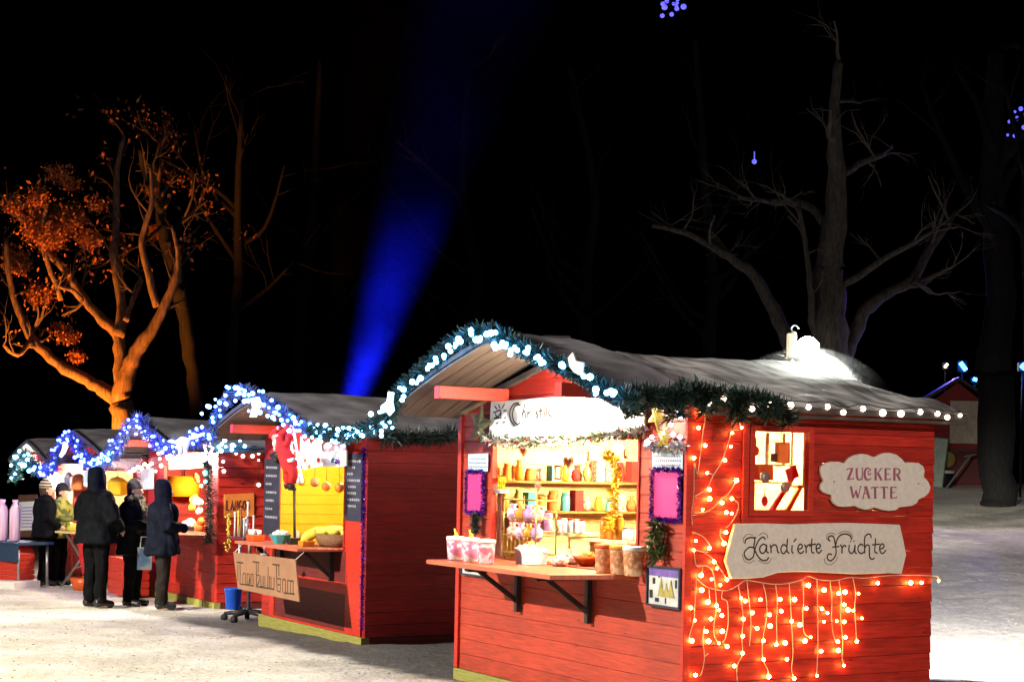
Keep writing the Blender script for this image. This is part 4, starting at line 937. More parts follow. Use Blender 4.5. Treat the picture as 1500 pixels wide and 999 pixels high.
# inner shelf behind the counter
YS = 0.55
def inner_shelf(px0, px1, py, y, depth, label, m=lining):
    a, b_ = FA.front(px0, py, y), FA.front(px1, py, y)
    t = thing('shelf', label, 'shelf', FA.M @ Matrix.Translation(((a.x+b_.x)/2, y, a.z)))
    g = G(FA.M); z = (a.z+b_.z)/2; g.box(a.x, b_.x, y-depth/2, y+depth/2, z-0.025, z); g.build('board', m, t, 0.003)
    g = G(FA.M)
    for x in (a.x+0.05, b_.x-0.05): g.box(x-0.02, x+0.02, y-depth/2+0.02, y+depth/2-0.02, 0.12, z-0.025)
    g.build('shelf_frame', m, t); return z
z1_ = inner_shelf(740, 862, 776, 0.50, 0.34, 'pale shelf unit behind the middle of the nearest counter')
z2_ = inner_shelf(880, 946, 790, 0.50, 0.34, 'pale shelf unit behind the right end of the nearest counter')
gj = 'jars and bags on the shelves inside the nearest stall'
def jar(px, z, y, r, h, m, lid, label, name='sweet_jar', cat='jar'):
    p = FA.front(px, 770, y); T = FA.M @ Matrix.Translation((p.x, y, z)); t = thing(name, label, cat, T, gj)
    g = G(T); g.lathe([(r*0.9, 0), (r, 0.01), (r, h*0.78), (r*0.72, h*0.9)], n=12); g.build('glass', m, t)
    g = G(T); g.lathe([(r*0.76, h*0.88), (r*0.78, h), (0.004, h)], n=12); g.build('lid', lid, t)
cols = [sweets, sweets2, mat('green_sweets', (0.22, 0.30, 0.10), 0.4, 0.4, 30), honey, mat('lilac_sweets', (0.42, 0.20, 0.45), 0.4, 0.3, 30)]
nm = ['red', 'pink', 'green', 'amber', 'lilac']
for i in range(7):
    px = 752+i*8.5; c = (0, 1, 4, 0, 3, 1, 4)[i]
    jar(px, z1_, 0.44, 0.036, 0.17+0.03*(i % 2), cols[c], (ginger, black_p, icing)[i % 3], '%s jar of %s sweets, number %d from the left on the middle shelf' % (('short', 'tall')[i % 2], nm[c], i+1))
for i in range(5):
    px = 818+i*8.5
    jar(px, z1_, 0.42, 0.026, 0.115, icing, (felt_red, sweets2)[i % 2], 'small white bottle with coloured cap, number %d from the left on the middle shelf' % (i+1), 'bottle', 'bottle')
for i, (px, h) in enumerate(((886, 0.17), (897, 0.22), (906, 0.2))):
    jar(px, z2_, 0.44, 0.04, h, honey, (honey, bowl_m, ginger)[i], '%s amber honey bottle on the right shelf' % ('short', 'tallest', 'right-hand')[i], 'honey_bottle', 'bottle')
for i in range(3):
    px = 918+i*10
    jar(px, z2_, 0.46, 0.034, 0.10, icing, steel, 'low white jar with grey lid, number %d from the left on the right shelf' % (i+1))
# rows of small wares on two long shelves along the left wall, the one seen through the window
gr_ = 'small wares on the inner wall shelves'
BKM = {}
for r_, zz in enumerate((1.44, 1.70)):
    t = thing('shelf', '%s long brown shelf on the inner left wall of the nearest stall' % ('lower', 'upper')[r_], 'shelf', FA.M @ Matrix.Translation((0.2, 0.9, zz)))
    g = G(FA.M); g.box(0.085, 0.29, 0.12, 1.95, zz-0.02, zz); g.build('board', ginger, t, 0.003)
    for k in range(15):
        y = 0.20+0.118*k+R.uniform(-.012, .012); kind = R.choice(('jar', 'box', 'bag')); h = R.uniform(.10, .19); w = R.uniform(.035, .048)
        mi = R.randrange(8); m = (sweets, sweets2, honey, cols[2], orange_p, felt_red, ginger, teal)[mi]; mn = ('red', 'pink', 'amber', 'green', 'orange', 'crimson', 'brown', 'teal')[mi]
        T = FA.M @ Matrix.Translation((0.21, y, zz+0.001)); g = G(T)
        if kind == 'jar': g.lathe([(w*.9, 0), (w, .01), (w, h*.75), (w*.7, h*.85), (w*.75, h*.86), (w*.75, h), (.004, h)], n=12)
        elif kind == 'box': g.box(-.05, .05, -w, w, 0, h)
        else: g.lathe([(w*.6, 0), (w, h*.25), (w*.9, h*.6), (w*.3, h*.8), (w*.6, h)], n=9, fn=lambda a, j: 1+.1*math.sin(3*a+j))
        g.build('sweet_'+kind, m, None, 0, '%s %s, number %d from the left on the %s inner wall shelf' % (mn, kind, k+1, ('lower', 'upper')[r_]), kind, gr_)
# cellophane bags in a wire display
a, b_ = FA.front(748, 805, 0.12), FA.front(797, 728, 0.12)
t = thing('wire_display', 'tall wire display of sweet bags standing behind the counter', 'display rack', FA.M @ Matrix.Translation(((a.x+b_.x)/2, 0.12, ZC)), gj)
g = G(FA.M)
for x in (a.x, b_.x):
    for y in (0.05, 0.24): g.tube([(x, y, ZC), (x, y, b_.z)], 0.006, 6)
for k in range(4):
    z = ZC + (b_.z-ZC)*(k+0.4)/3.6
    g.tube([(a.x, 0.05, z), (b_.x, 0.05, z), (b_.x, 0.24, z), (a.x, 0.24, z), (a.x, 0.05, z)], 0.005, 6, smooth=False)
for k in range(9): x = a.x+(b_.x-a.x)*k/8; g.tube([(x, 0.05, ZC), (x, 0.05, ZC+0.2)], 0.003, 5)
g.build('rack', mat('brass_wire', (0.35, 0.28, 0.08), 0.35, 0.2, metal=0.6), t)
for r_ in range(2):
    for k in range(4):
        x = a.x + (b_.x-a.x)*(k+0.5)/4; z = ZC + 0.16 + 0.15*r_
        T = FA.M @ Matrix.Translation((x, 0.10, z)); g = G(T)
        g.lathe([(0.02, 0), (0.05, 0.03), (0.048, 0.09), (0.016, 0.12), (0.035, 0.145)], n=10, fn=lambda q, j: 1+0.12*math.sin(q*4+j)); g.build('sweet_bag', (sweets, sweets2, cols[3], cols[4])[(k+r_) % 4], None, label='knotted bag of %s sweets, number %d in the %s row of the wire display' % ((nm[0], nm[1], nm[3], nm[4])[(k+r_) % 4], k+1, ('lower', 'upper')[r_]), cat='bag', group='bags in the wire display')
# dark stand of lollipops at the left
p = FA.front(731, 790, 0.05); T = FA.M @ Matrix.Translation((p.x, 0.05, ZC)); t = thing('lollipop_stand', 'black post with a white tray of yellow lollipops at the left of the counter window', 'stand', T, gj)
zt = FA.front(731, 722, 0.05).z - ZC
g = G(T); g.lathe([(0.06, 0), (0.06, 0.015), (0.02, 0.02), (0.02, zt)], n=12); g.build('post', mat('dark_red_brown', (0.08, 0.015, 0.01), 0.5), t)
g = G(T); g.box(-0.09, 0.09, -0.05, 0.05, zt, zt+0.03); g.build('tray', silver, t, 0.004)
for k in range(5):
    g = G(T); x = -0.075+0.0375*k; g.tube([(x, 0, zt+0.03), (x, 0, zt+0.09)], 0.004, 5); g.ball((x, 0, zt+0.11), 0.02, 8, (0.7, 0.7, 1.4)); g.build('lollipop', yellow_c, t)
# hanging gingerbread and ornaments
gh = 'gingerbread shapes hanging in the nearest stall'
def heart(s):
    return [(s*0.9*math.sin(a)**3, s*(0.8*math.cos(a)-0.32*math.cos(2*a)-0.12*math.cos(3*a)-0.05*math.cos(4*a))) for a in [2*math.pi*i/24 for i in range(24)]]
for i, (px, py, y, s, kind, lab) in enumerate(((767,660,0.25,.05,'h','gingerbread heart hanging far left under the berry garland'),(833,677,0.45,.06,'h','largest gingerbread heart in the middle of the window'),(818,692,0.45,.045,'f','open square gingerbread frame left of the largest heart'),
      (862,668,0.5,.038,'b','narrow gingerbread boot right of the largest heart'),(907,688,0.4,.045,'m','flat gingerbread mushroom above the honey bottles'),(917,665,0.4,.035,'b','slim gingerbread boot at the right end of the window'),(752,690,0.3,.075,'h','dark orange heart hanging over the lollipop stand'),(788,712,0.3,.045,'h','red and white heart hanging over the wire display'))):
    c = FA.front(px, py, y); T = FA.M @ Matrix.Translation(c) @ Matrix.Rotation(R.uniform(-.5, .5), 4, 'Z'); t = thing('gingerbread', lab, 'gingerbread', T, gh)
    g = G(T)
    if kind == 'h': P = heart(s)
    elif kind == 'f': P = None
    elif kind == 'b': P = [(-s*.5, s), (s*.3, s), (s*.3, -s*.3), (s*.9, -s*.6), (s*.9, -s), (-s*.5, -s)]
    else: P = [(-s*1.1, 0), (-s*.7, s*.6), (0, s*.85), (s*.7, s*.6), (s*1.1, 0), (s*.3, -.1*s), (s*.35, -s*.6), (-s*.35, -s*.6), (-s*.3, -.1*s)]
    if P: g.prism(P[::-1], -0.008, 0.008)
    else: trim_rect(g, -s, s, -s, s, 0.016, -0.008, 0.008)
    g.build('biscuit', ginger if i not in (6,) else orange_p, t, 0.003)
    g = G(T); g.tube([(0, 0, s*0.7), (0, 0, 1.98-c.z if c.z < 1.9 else 0.2)], 0.002, 4); g.build('thread', icing, t)
    if P:
        g = G(T); g.tube([(x*0.75, -0.009, z*0.75) for x, z in P+[P[0]]], 0.004, 5); g.build('icing', icing, t)
vp2 = smooth_path([FA.w(FA.front(x, y, 0.35)) for x, y in [(885,668),(898,670),(903,700),(899,730),(896,755),(893,775)]], 5)
g = G(); needles(g, vp2, 420, 0.05, 0.05, 0.010); g.build('yellow_garland', yellow_c, None, label='yellow leafy garland hanging down the right part of the counter window', cat='garland')
FL = [(0.75, 1.1), (1.55, 1.0), (2.35, 1.1)]
for i, (x, y) in enumerate(FL):
    p = FA.w((x, y, 1.99)); t = thing('ceiling_bulb', '%s bare bulb lighting the inside of the nearest stall' % ('left', 'middle', 'right')[i], 'lamp', Matrix.Translation(p), 'bulbs inside the nearest stall')
    g = G(Matrix.Translation(p)); g.ball((0, 0, 0), 0.04, 12, k=8); g.build('bulb', g_core, t)
    g = G(Matrix.Translation(p)); g.tube([(0, 0, 0.065), (0, 0, 0.1)], 0.022, 8); g.tube([(0, 0, 0.1), (0, 0, 0.3)], 0.004, 5); g.build('socket', black_p, t)
# ---- floodlight on the ridge
FLD = Vector(at(1183, 508, FA.w((WA/2, DA+0.1, 0)).y))
t = thing('floodlight', 'blinding floodlight on a bracket at the back end of the nearest roof ridge', 'floodlight', Matrix.Translation(FLD))
g = G(Matrix.Translation(FLD)); g.lathe([(0.05, -0.05), (0.095, -0.02), (0.10, 0.02), (0.06, 0.06)], n=16); g.ball((0, 0, 0), 0.088, 16, k=10); g.build('glass', g_flood, t)
g = G(Matrix.Translation(FLD)); g.box(-0.17, -0.10, -0.05, 0.05, -0.10, 0.11); g.tube([(-0.13, 0, -0.32), (-0.13, 0, 0.12)], 0.012, 6)
g.build('housing', beige, t, 0.004)
g = G(Matrix.Translation(FLD)); g.tube([(-0.11+0.03*math.cos(a), 0, 0.15+0.03*math.sin(a)) for a in [i*0.5 for i in range(11)]], 0.006, 6); g.tube([(-0.13, 0, 0.12), (-0.115, 0, 0.13)], 0.006, 6); g.build('cable_loop', steel, t)

# ================================================================== SECOND STALL
WB, DB, EB_, RB = FB.W, 2.3, 2.15, 2.54
pB = FB.front(412, 700), FB.front(507, 700)
winB = (0.42, 2.33, 0.98, 1.98)
stB, roofB = stall(FB, 'red stall with bright yellow back wall, chalkboards and dark lower panels', DB, EB_, RB, 0.68, winB, back=yellow_c, sd_wall=red_d)  # right side wall: its shade is put into the darker red boards
g = G(FB.M); roof_sheet(g, WB, 0.12, -0.70, -0.055, EB_+0.01, RB+0.03, 0.04, 0.03); hB = g.build('hood_roof', felt, stB, 0.004)
g = G(FB.M)
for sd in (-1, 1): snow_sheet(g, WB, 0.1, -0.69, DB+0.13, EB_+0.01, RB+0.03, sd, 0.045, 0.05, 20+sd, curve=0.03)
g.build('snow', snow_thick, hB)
g = G(FB.M); roof_sheet(g, WB, 0.09, -0.69, -0.06, EB_-0.015, RB+0.008, 0.016, 0.03); g.build('hood_soffit', soffit, stB)
purlins(FB, stB, 0.70, EB_, RB+0.03, (0.22, 0.78))
# frame and dark panels on the lower front
g = G(FB.M)
g.box(0.44, 2.43, -0.022, -0.0175, 0.11, 0.50); g.box(0.44, 2.43, -0.022, -0.0175, 0.62, 0.95)
g.build('lower_panel', maroon, stB)
g = G(FB.M)
for (x0, x1, z0, z1) in ((0.30, 0.44, 0.09, 0.97), (2.43, 2.82, 0.09, 1.30), (0.44, 2.43, 0.50, 0.62)): g.box(x0, x1, -0.034, -0.018, z0, z1)
g.box(0.44, 2.43, -0.034, -0.018, 0.088, 0.11); g.build('panel_frame', red_t, stB, 0.003)
# counter
g = G(FB.M); g.hexa([(0.42, -0.52, 0.945), (2.28, -0.52, 0.945), (2.33, 0.25, 0.945), (0.42, 0.25, 0.945), (0.42, -0.52, 0.975), (2.28, -0.52, 0.975), (2.33, 0.25, 0.975), (0.42, 0.25, 0.975)])
cB = g.build('counter', countertop, stB, 0.005)
for x in (0.7, 2.1):
    g = G(FB.M); g.box(x-0.02, x+0.02, -0.08, -0.035, 0.62, 0.944); g.prism_y([(-0.08, 0.66), (-0.42, 0.94), (-0.34, 0.94), (-0.08, 0.71)], x-0.012, x+0.012); g.build('bracket', dark_iron, cB)
# chalkboards
def chalkboard(px, label, rows):
    q = [FB.front(a, b_, -0.036) for a, b_ in px]; x0, x1 = min(v.x for v in q), max(v.x for v in q); z0, z1 = min(v.z for v in q), max(v.z for v in q)
    t = thing('chalkboard', label, 'chalkboard', FB.M @ Matrix.Translation(((x0+x1)/2, -0.04, z0)), 'chalkboards on the second stall')
    g = G(FB.M); g.box(x0, x1, -0.048, -0.0345, z0, z1); g.build('board', chalk_b, t, 0.003)
    g = G(FB.M)
    for k in range(rows):
        z = z1-(z1-z0)*(0.12+0.76*k/rows); x = x0+0.05+0.03*R.random()
        e = x1-0.04-0.10*R.random()*(k % 3)
        while x < e-0.03:
            w = R.uniform(0.02, 0.05); g.ribbon([(x, z), (x+w*.25, z+0.018), (x+w*.5, z-0.012), (x+w*.75, z+0.014), (x+w, z-0.004)], 0.008, -0.0485); x += w+0.014
    g.build('handwriting', chalk, t)
chalkboard([(508,664),(530,664),(530,762),(508,762)], 'chalk menu board right of the yellow window', 8)
chalkboard([(389,672),(409,672),(409,782),(389,782)], 'chalk menu board left of the yellow window', 7)
def border(F, P, lab, m, dens=900, r=0.02, name='tinsel_strip'):
    g = G(); needles(g, [F.w(F.front(a, b_, -0.05)) for a, b_ in P], dens, r, 0.03, 0.005); return g.build(name, m, None, label=lab, cat='tinsel')
border(FB, [(534,655),(533,720),(532,790),(531,860),(530,925)], 'violet tinsel strip down the near corner of the second stall', purple, 700)
# white skyline valance
o_ = -0.10
def fpoly(F, P, y, m, name, label, cat, th=0.016, group=None):
    q = [F.front(a, b_, y) for a, b_ in P]; g = G(F.M); g.prism([(v.x, v.z) for v in q], y, y+th); return g.build(name, m, None, 0.002, label, cat, group)
fpoly(FB, [(440,662),(440,638),(446,648),(452,642),(456,652),(462,640),(467,634),(470,650),(472,662),(472,672),(440,672)], o_, white_p, 'skyline_cutout', 'white crown shaped cut-out left above the yellow window', 'cut-out')
fpoly(FB, [(476,672),(474,652),(482,644),(506,642),(506,672)], o_, mat('pale_pink_board', (0.80, 0.52, 0.60), 0.6, 0.1), 'skyline_cutout', 'pale pink house shaped cut-out right above the yellow window', 'cut-out')
fpoly(FB, [(434,662),(507,660),(507,682),(498,684),(470,683),(445,688),(436,686)], o_-0.02, white_p, 'valance_board', 'white valance board across the top of the yellow window', 'board')
for i, (px, py) in enumerate(((440, 684), (446, 674), (466, 674), (487, 674), (493, 676), (452, 683))):
    c = FB.front(px, py, o_-0.05); g = G(FB.M @ Matrix.Translation(c)); g.ball((0, 0, 0), 0.035, 10, (1, 0.5, 0.8)); g.build('bauble', (felt_red, ginger, felt_red, teal, purple, honey)[i], None, label='%s bauble, number %d from the left on the white valance board' % (('red', 'brown', 'bright red', 'teal', 'violet', 'amber')[i], (1, 2, 4, 5, 6, 3)[i]), cat='bauble', group='baubles on the white valance')
for i, (px, py) in enumerate(((442, 704), (461, 706), (478, 712), (497, 714))):
    c = FB.front(px, py, 0.2); T = FB.M @ Matrix.Translation(c); t = thing('hanging_bauble', 'straw bauble, number %d from the left hanging before the yellow wall' % (i+1), 'bauble', T, 'straw baubles in the yellow window')
    g = G(T); g.ball((0, 0, 0), 0.055, 12); g.build('ball', (honey, ginger, orange_p, honey)[i], t); g = G(T); g.tube([(0, 0, 0.05), (0, 0, 0.3)], 0.003, 4); g.build('thread', black_p, t)
# black pole in the window
a, b_ = FB.front(431, 716, 0.05), FB.front(432, 782, 0.05)
g = G(FB.M); g.tube([(a.x, 0.05, a.z), (b_.x, 0.05, 0.976)], 0.016, 8); g.ball((a.x, 0.05, a.z), 0.03, 8); g.build('counter_pole', ink, None, label='dark wooden pole standing on the counter before the yellow wall', cat='pole')
# climbing doll on a rope ladder
yD = -0.62
def fb(px, py, y=yD): return FB.front(px, py, y)
T = FB.M @ Matrix.Translation(fb(436, 722)); lad = thing('rope_ladder', 'glowing pink and white ladder hanging beside the red doll', 'ladder', T)
g = G(FB.M)
for dx in (0, 7): g.tube([fb(421+dx, 606), fb(425+dx, 640), fb(431+dx, 680), fb(436+dx, 706)], 0.014, 6)
for k in range(8): f = k/7.5; x = 421+15*f; y = 612+90*f; g.tube([fb(x, y), fb(x+7, y)], 0.009, 6)
g.build('ladder_frame', glow('pink_light_rope', (1.0, 0.55, 0.75), 2.2), lad)
T = FB.M @ Matrix.Translation(fb(424, 700)); dl_ = thing('climbing_doll', 'red felt winter doll with white trim climbing the pink ladder', 'doll', T)
yd = yD-0.05
def tubeb(pts, r, m, name): g = G(FB.M); g.tube([fb(x, y, yd) for x, y in pts], r, 10); g.build(name, m, dl_)
g = G(FB.M); g.tube(smooth_path([fb(411, 640, yd), fb(413, 652, yd), fb(419, 668, yd), fb(424, 680, yd), fb(426, 690, yd)], 4), [0.05]*5+[0.085]*5+[0.09]*4+[0.07]*3, 12)
g.tube([fb(412, 650, yd), fb(406, 640, yd+0.02), fb(419, 630, yd+0.03)], 0.036, 8); g.tube([fb(414, 654, yd), fb(422, 648, yd), fb(425, 636, yd+0.03)], 0.036, 8)
g.tube([fb(423, 684, yd), fb(421, 700, yd), fb(424, 708, yd)], [0.06, 0.05, 0.045], 8); g.tube([fb(427, 684, yd), fb(430, 697, yd), fb(428, 706, yd)], [0.06, 0.05, 0.045], 8)
g.build('suit', felt_red, dl_)
g = G(FB.M); g.ball(fb(404, 641, yd), 0.045, 10); g.ball(fb(404, 646, yd-0.02), 0.035, 8); g.build('head', skin, dl_)
g = G(FB.M); g.tube([fb(400, 639, yd), fb(404, 632, yd), fb(409, 626, yd)], [0.05, 0.038, 0.012], 10); g.build('hat', felt_red, dl_)
g = G(FB.M); g.ball(fb(404, 657, yd), 0.028, 8); g.ball(fb(403, 649, yd-0.03), 0.04, 8, (1, 0.7, 1.2)); g.tube([fb(399, 641, yd), fb(408, 638, yd)], 0.02, 8); g.tube([fb(414, 677, yd-0.03), fb(430, 673, yd-0.03)], 0.022, 8); g.ball(fb(408, 627, yd), 0.022, 8); g.build('fur_trim', fur_w, dl_)
g = G(FB.M); g.tube([fb(412, 664, yd-0.05), fb(404, 668, yd-0.06), fb(409, 674, yd-0.05)], [0.03, 0.07, 0.045], 10); g.build('sack', black_p, dl_)
for (x, y) in ((422, 711), (427, 713)):
    g = G(FB.M); g.tube([fb(x+1, y-4, yd), fb(x, y, yd), fb(x-5, y+1, yd-0.03)], [0.035, 0.04, 0.03], 8); g.build('boot', black_p, dl_)
# wares on the counter of the second stall
ZB = 0.977; gb = 'wares on the second stall counter'
def topB(px, py, z=ZB): return FB.top(px, py, z)
p = topB(474, 800); T = FB.M @ Matrix.Translation((p.x, p.y+0.12, ZB)); t = thing('cloth_basket', 'wide brown basket overflowing with yellow cloth on the right of the counter', 'basket', T, gb)
g = G(T); g.lathe([(0.20, 0), (0.24, 0.02), (0.31, 0.14), (0.29, 0.14), (0.22, 0.03), (0.01, 0.02)], n=22, sx=1.1, sy=0.62); g.build('basket', wicker, t)
g = G(T)
for k in range(9):
    a = k*0.7; g.ball((0.25*math.cos(a), 0.14*math.sin(a), 0.14+R.uniform(0, .03)), R.uniform(.07, .10), 10, (1.2, 0.8, 0.5), 7)
g.ball((0, 0, 0.15), 0.16, 12, (1.3, 0.9, 0.5)); g.tube(smooth_path([(-0.1, -0.15, 0.16), (-0.22, -0.21, 0.10), (-0.30, -0.22, 0.03), (-0.36, -0.2, 0.01)], 4), [0.06]*6+[0.05]*4+[0.04]*3, 8); g.build('cloth', yellow_pl, t)
p = topB(398, 796); T = FB.M @ Matrix.Translation((p.x, p.y+0.10, ZB)); t = thing('teal_bowl', 'square teal glass bowl in the middle of the second counter', 'bowl', T, gb)
g = G(T); g.lathe([(0.07, 0), (0.075, 0.01), (0.135, 0.10), (0.125, 0.10), (0.07, 0.02), (0.01, 0.02)], n=8, smooth=False); g.build('dish', teal, t)
g = G(T)
for k in range(8): a = k*0.8; g.ball((0.06*math.cos(a), 0.06*math.sin(a), 0.09+0.02*R.random()), 0.04, 8)
g.build('snowballs', icing, t)
p = topB(396, 786); T = FB.M @ Matrix.Translation((p.x+0.0, p.y+0.22, ZB)); t = thing('handle_basket', 'round basket with tall arched white handle behind the teal bowl', 'basket', T, gb)
g = G(T); g.lathe([(0.10, 0), (0.15, 0.12), (0.14, 0.12), (0.09, 0.01), (0.01, 0.01)], n=16); g.build('basket', wicker, t)
g = G(T); g.tube([(0.14*math.cos(a), 0, 0.12+0.17*math.sin(a)) for a in [math.pi*i/12 for i in range(13)]], 0.014, 8); g.build('handle', mat('cream_ribbon', (0.75, 0.66, 0.50), 0.6), t)
g = G(T)
for k in range(7): g.ball((R.uniform(-.1, .1), R.uniform(-.1, .1), 0.13), 0.04, 8)
g.build('wares', sweets2, t)
for i, (px, py, w, h, m, lab, nm_) in enumerate(((419, 797, 0.11, 0.07, black_p, 'small black box right of the teal bowl', 'box'), (436, 800, 0.14, 0.06, honey, 'low amber box beside the yellow cloth', 'box'), (362, 792, 0.22, 0.07, bowl_m, 'flat red tray of white candles at the left of the second counter', 'tray'), (406, 786, 0.05, 0.12, purple, 'violet candle standing behind the teal bowl', 'candle'), (423, 790, 0.06, 0.10, icing, 'white candle beside the black box', 'candle'))):
    p = topB(px, py); T = FB.M @ Matrix.Translation((p.x, p.y+0.1, ZB)); t = thing('counter_'+nm_, lab, nm_, T, gb)
    g = G(T)
    if nm_ == 'candle': g.lathe([(w/2, 0), (w/2, h), (w*.35, h+0.005), (0.004, h)], n=10); g.tube([(0, 0, h), (0, 0, h+0.02)], 0.003, 4)
    else: g.box(-w/2, w/2, -0.07, 0.07, 0, h)
    g.build('body', m, t, 0.006)
    if nm_ == 'tray':
        g = G(T)
        for k in range(10): g.lathe([(0.022, h), (0.022, h+0.06), (0.004, h+0.06)], (-0.09+0.02*k, R.uniform(-.05, .05), 0), 8)
        g.build('candles', icing, t)
for i in range(3):
    c = FB.front(365+i*11, 812, -0.52); T = FB.M @ Matrix.Translation(c); g = G(T); g.tube([(0, 0, 0), (0, 0, 0.10)], 0.004, 5); g.lathe([(0.045, -0.012), (0.05, 0), (0.045, 0.012), (0.02, 0.012), (0.018, 0), (0.02, -0.012), (0.045, -0.012)], n=12); g.build('straw_ring', (honey, ginger, silver)[i], None, label='%s ring hanging from the front edge of the second counter' % ('amber straw', 'brown straw', 'silver')[i], cat='ornament', group='rings hanging from the counter')
# cart with castors, candle rack, bucket and cardboard sign
cp = gz(-3.25, 20.4); CT = Matrix.Translation((-3.15, 20.15, cp)) @ Matrix.Rotation(ROT, 4, 'Z')
cart = thing('display_trolley', 'dark wheeled display stand in front of the second stall', 'trolley', CT)
g = G(CT)
for k in range(5):
    a = k*1.2566+0.3; g.tube([(0, 0, 0.12), (0.30*math.cos(a), 0.30*math.sin(a), 0.085)], [0.035, 0.022], 8)
g.lathe([(0.05, 0.08), (0.05, 0.16), (0.025, 0.18), (0.022, 0.80)], n=12); g.build('base', dark_iron, cart)
for k in range(5):
    a = k*1.2566+0.3; c = (0.30*math.cos(a), 0.30*math.sin(a), 0.04); g = G(CT @ Matrix.Translation(c) @ Matrix.Rotation(a, 4, 'Z') @ Matrix.Rotation(rad(90), 4, 'X')); g.lathe([(0.008, -0.03), (0.04, -0.03), (0.042, 0), (0.04, 0.03), (0.008, 0.03)], n=12); g.build('castor', rubber, cart)
g = G(CT); g.tube([(-0.28, -0.02, 0.14), (-0.28, -0.02, 1.15)], 0.02, 8); g.tube([(-0.46, 0.05, 0.02), (-0.30, -0.02, 0.60)], 0.014, 6); g.tube([(-0.28, -0.02, 0.14), (0, 0, 0.13)], 0.018, 6); g.tube([(0.0, 0, 0.8), (0.0, 0, 1.0)], 0.02, 6); g.build('posts', steel, cart)
g = G(CT); g.box(-0.50, 0.12, -0.12, 0.16, 0.99, 1.015); g.build('tray', maroon, cart, 0.004)
for k in range(9):
    c = (-0.46+0.066*k, 0.02*((k % 3)-1), 1.016); h = (0.28, 0.30, 0.18, 0.34, 0.22, 0.42, 0.24, 0.16, 0.26)[k]
    g = G(CT @ Matrix.Translation(c)); g.tube([(0, 0, 0), (0, 0, h)], 0.012, 8); g.ball((0, 0, h), 0.02, 8); g.build('taper_candle', (icing, yellow_pl, teal, ginger, icing, icing, silver, felt_red, icing)[k], None, label='%s taper candle, number %d from the left on the wheeled stand' % (('white', 'pale yellow', 'teal', 'brown', 'white', 'tallest white', 'silver', 'red', 'white')[k], k+1), cat='candle', group='taper candles on the wheeled stand')
g = G(CT @ Matrix.Translation((-0.52, -0.08, 0.98)))
for k in range(36): g.ball((R.gauss(0, .018), R.gauss(0, .018), -.15+.47*k/36), 0.014, 6, k=4)
g.build('bead_garland', yellow_pl, None, label='cream bead strings dangling at the left end of the wheeled stand', cat='beads')
p = CT @ Vector((-0.20, -0.12, 0.13)); T = Matrix.Translation(p); t = thing('bucket', 'bright blue plastic bucket hanging on the wheeled stand', 'bucket', T)
g = G(T); g.lathe([(0.085, 0.0), (0.09, 0.01), (0.108, 0.24), (0.114, 0.245), (0.114, 0.262), (0.102, 0.262), (0.085, 0.02), (0.01, 0.015)], n=22); g.build('pail', blue_pl, t)
g = G(T); g.tube([(0.114*math.cos(a), -0.03*math.sin(a), 0.25-0.06*math.sin(a)) for a in [math.pi*i/12 for i in range(13)]], 0.004, 6); g.build('handle', steel, t)
# cardboard sign hung in front
yc = FB.front(395, 830, -0.62)
CB = [(343,808),(434,819),(440,881),(350,862)]
q = [FB.front(a, b_, -0.62) for a, b_ in CB]
t = thing('cardboard_sign', 'brown cardboard sign with dark lettering hung below the second counter', 'sign', FB.M @ Matrix.Translation((sum(v.x for v in q)/4, -0.62, min(v.z for v in q))))
g = G(FB.M); g.prism([(v.x, v.z) for v in q], -0.632, -0.62); g.build('card', cardboard, t)
CRr, CS = (335, 800), 1221/110
CL = [[(130,255),(235,270)],[(185,265),(190,440),(185,600)],[(150,300),(150,560)],[(235,430),(230,590)],[(240,440),(270,430),(275,600)],[(300,445),(300,600),(330,615),(340,450),(300,445)],[(365,450),(362,610)],[(365,450),(398,455),(400,620)],[(345,520),(345,600)],
 [(390,248),(500,262)],[(450,258),(455,640)],[(480,268),(480,430)],[(455,460),(500,470),(500,560),(460,640)],[(525,470),(525,640),(560,660)],[(560,475),(562,660)],[(590,480),(590,670),(630,680)],[(645,330),(635,675)],[(665,480),(660,680)],[(690,490),(690,690),(735,700)],[(740,500),(738,700)],
 [(712,290),(830,305)],[(775,300),(790,730)],[(815,310),(820,480)],[(795,520),(850,530),(845,620),(800,625)],[(845,640),(840,740),(800,720)],[(880,530),(880,750)],[(925,540),(925,760)],[(880,530),(925,545)],[(960,545),(960,760)],[(960,550),(1010,560),(1010,770)],[(1050,560),(1050,770)],[(1010,560),(1050,560)],[(900,755),(1070,775)],[(190,610),(410,640)],[(450,650),(740,695)]]
g = G(FB.M)
for pts in CL:
    qq = [FB.front(CRr[0]+a/CS, CRr[1]+b_/CS, -0.632) for a, b_ in pts]; g.ribbon([(v.x, v.z) for v in qq], 0.016, -0.6322-0.0004*R.random())
g.build('lettering', ink, t)
g = G(FB.M)
for i in (0, 1): g.tube([(q[i].x+(0.02 if i == 0 else -0.02), -0.625, q[i].z-0.01), (q[i].x+(0.02 if i == 0 else -0.02), -0.53, 0.95)], 0.004, 5)
g.build('string', icing, t)
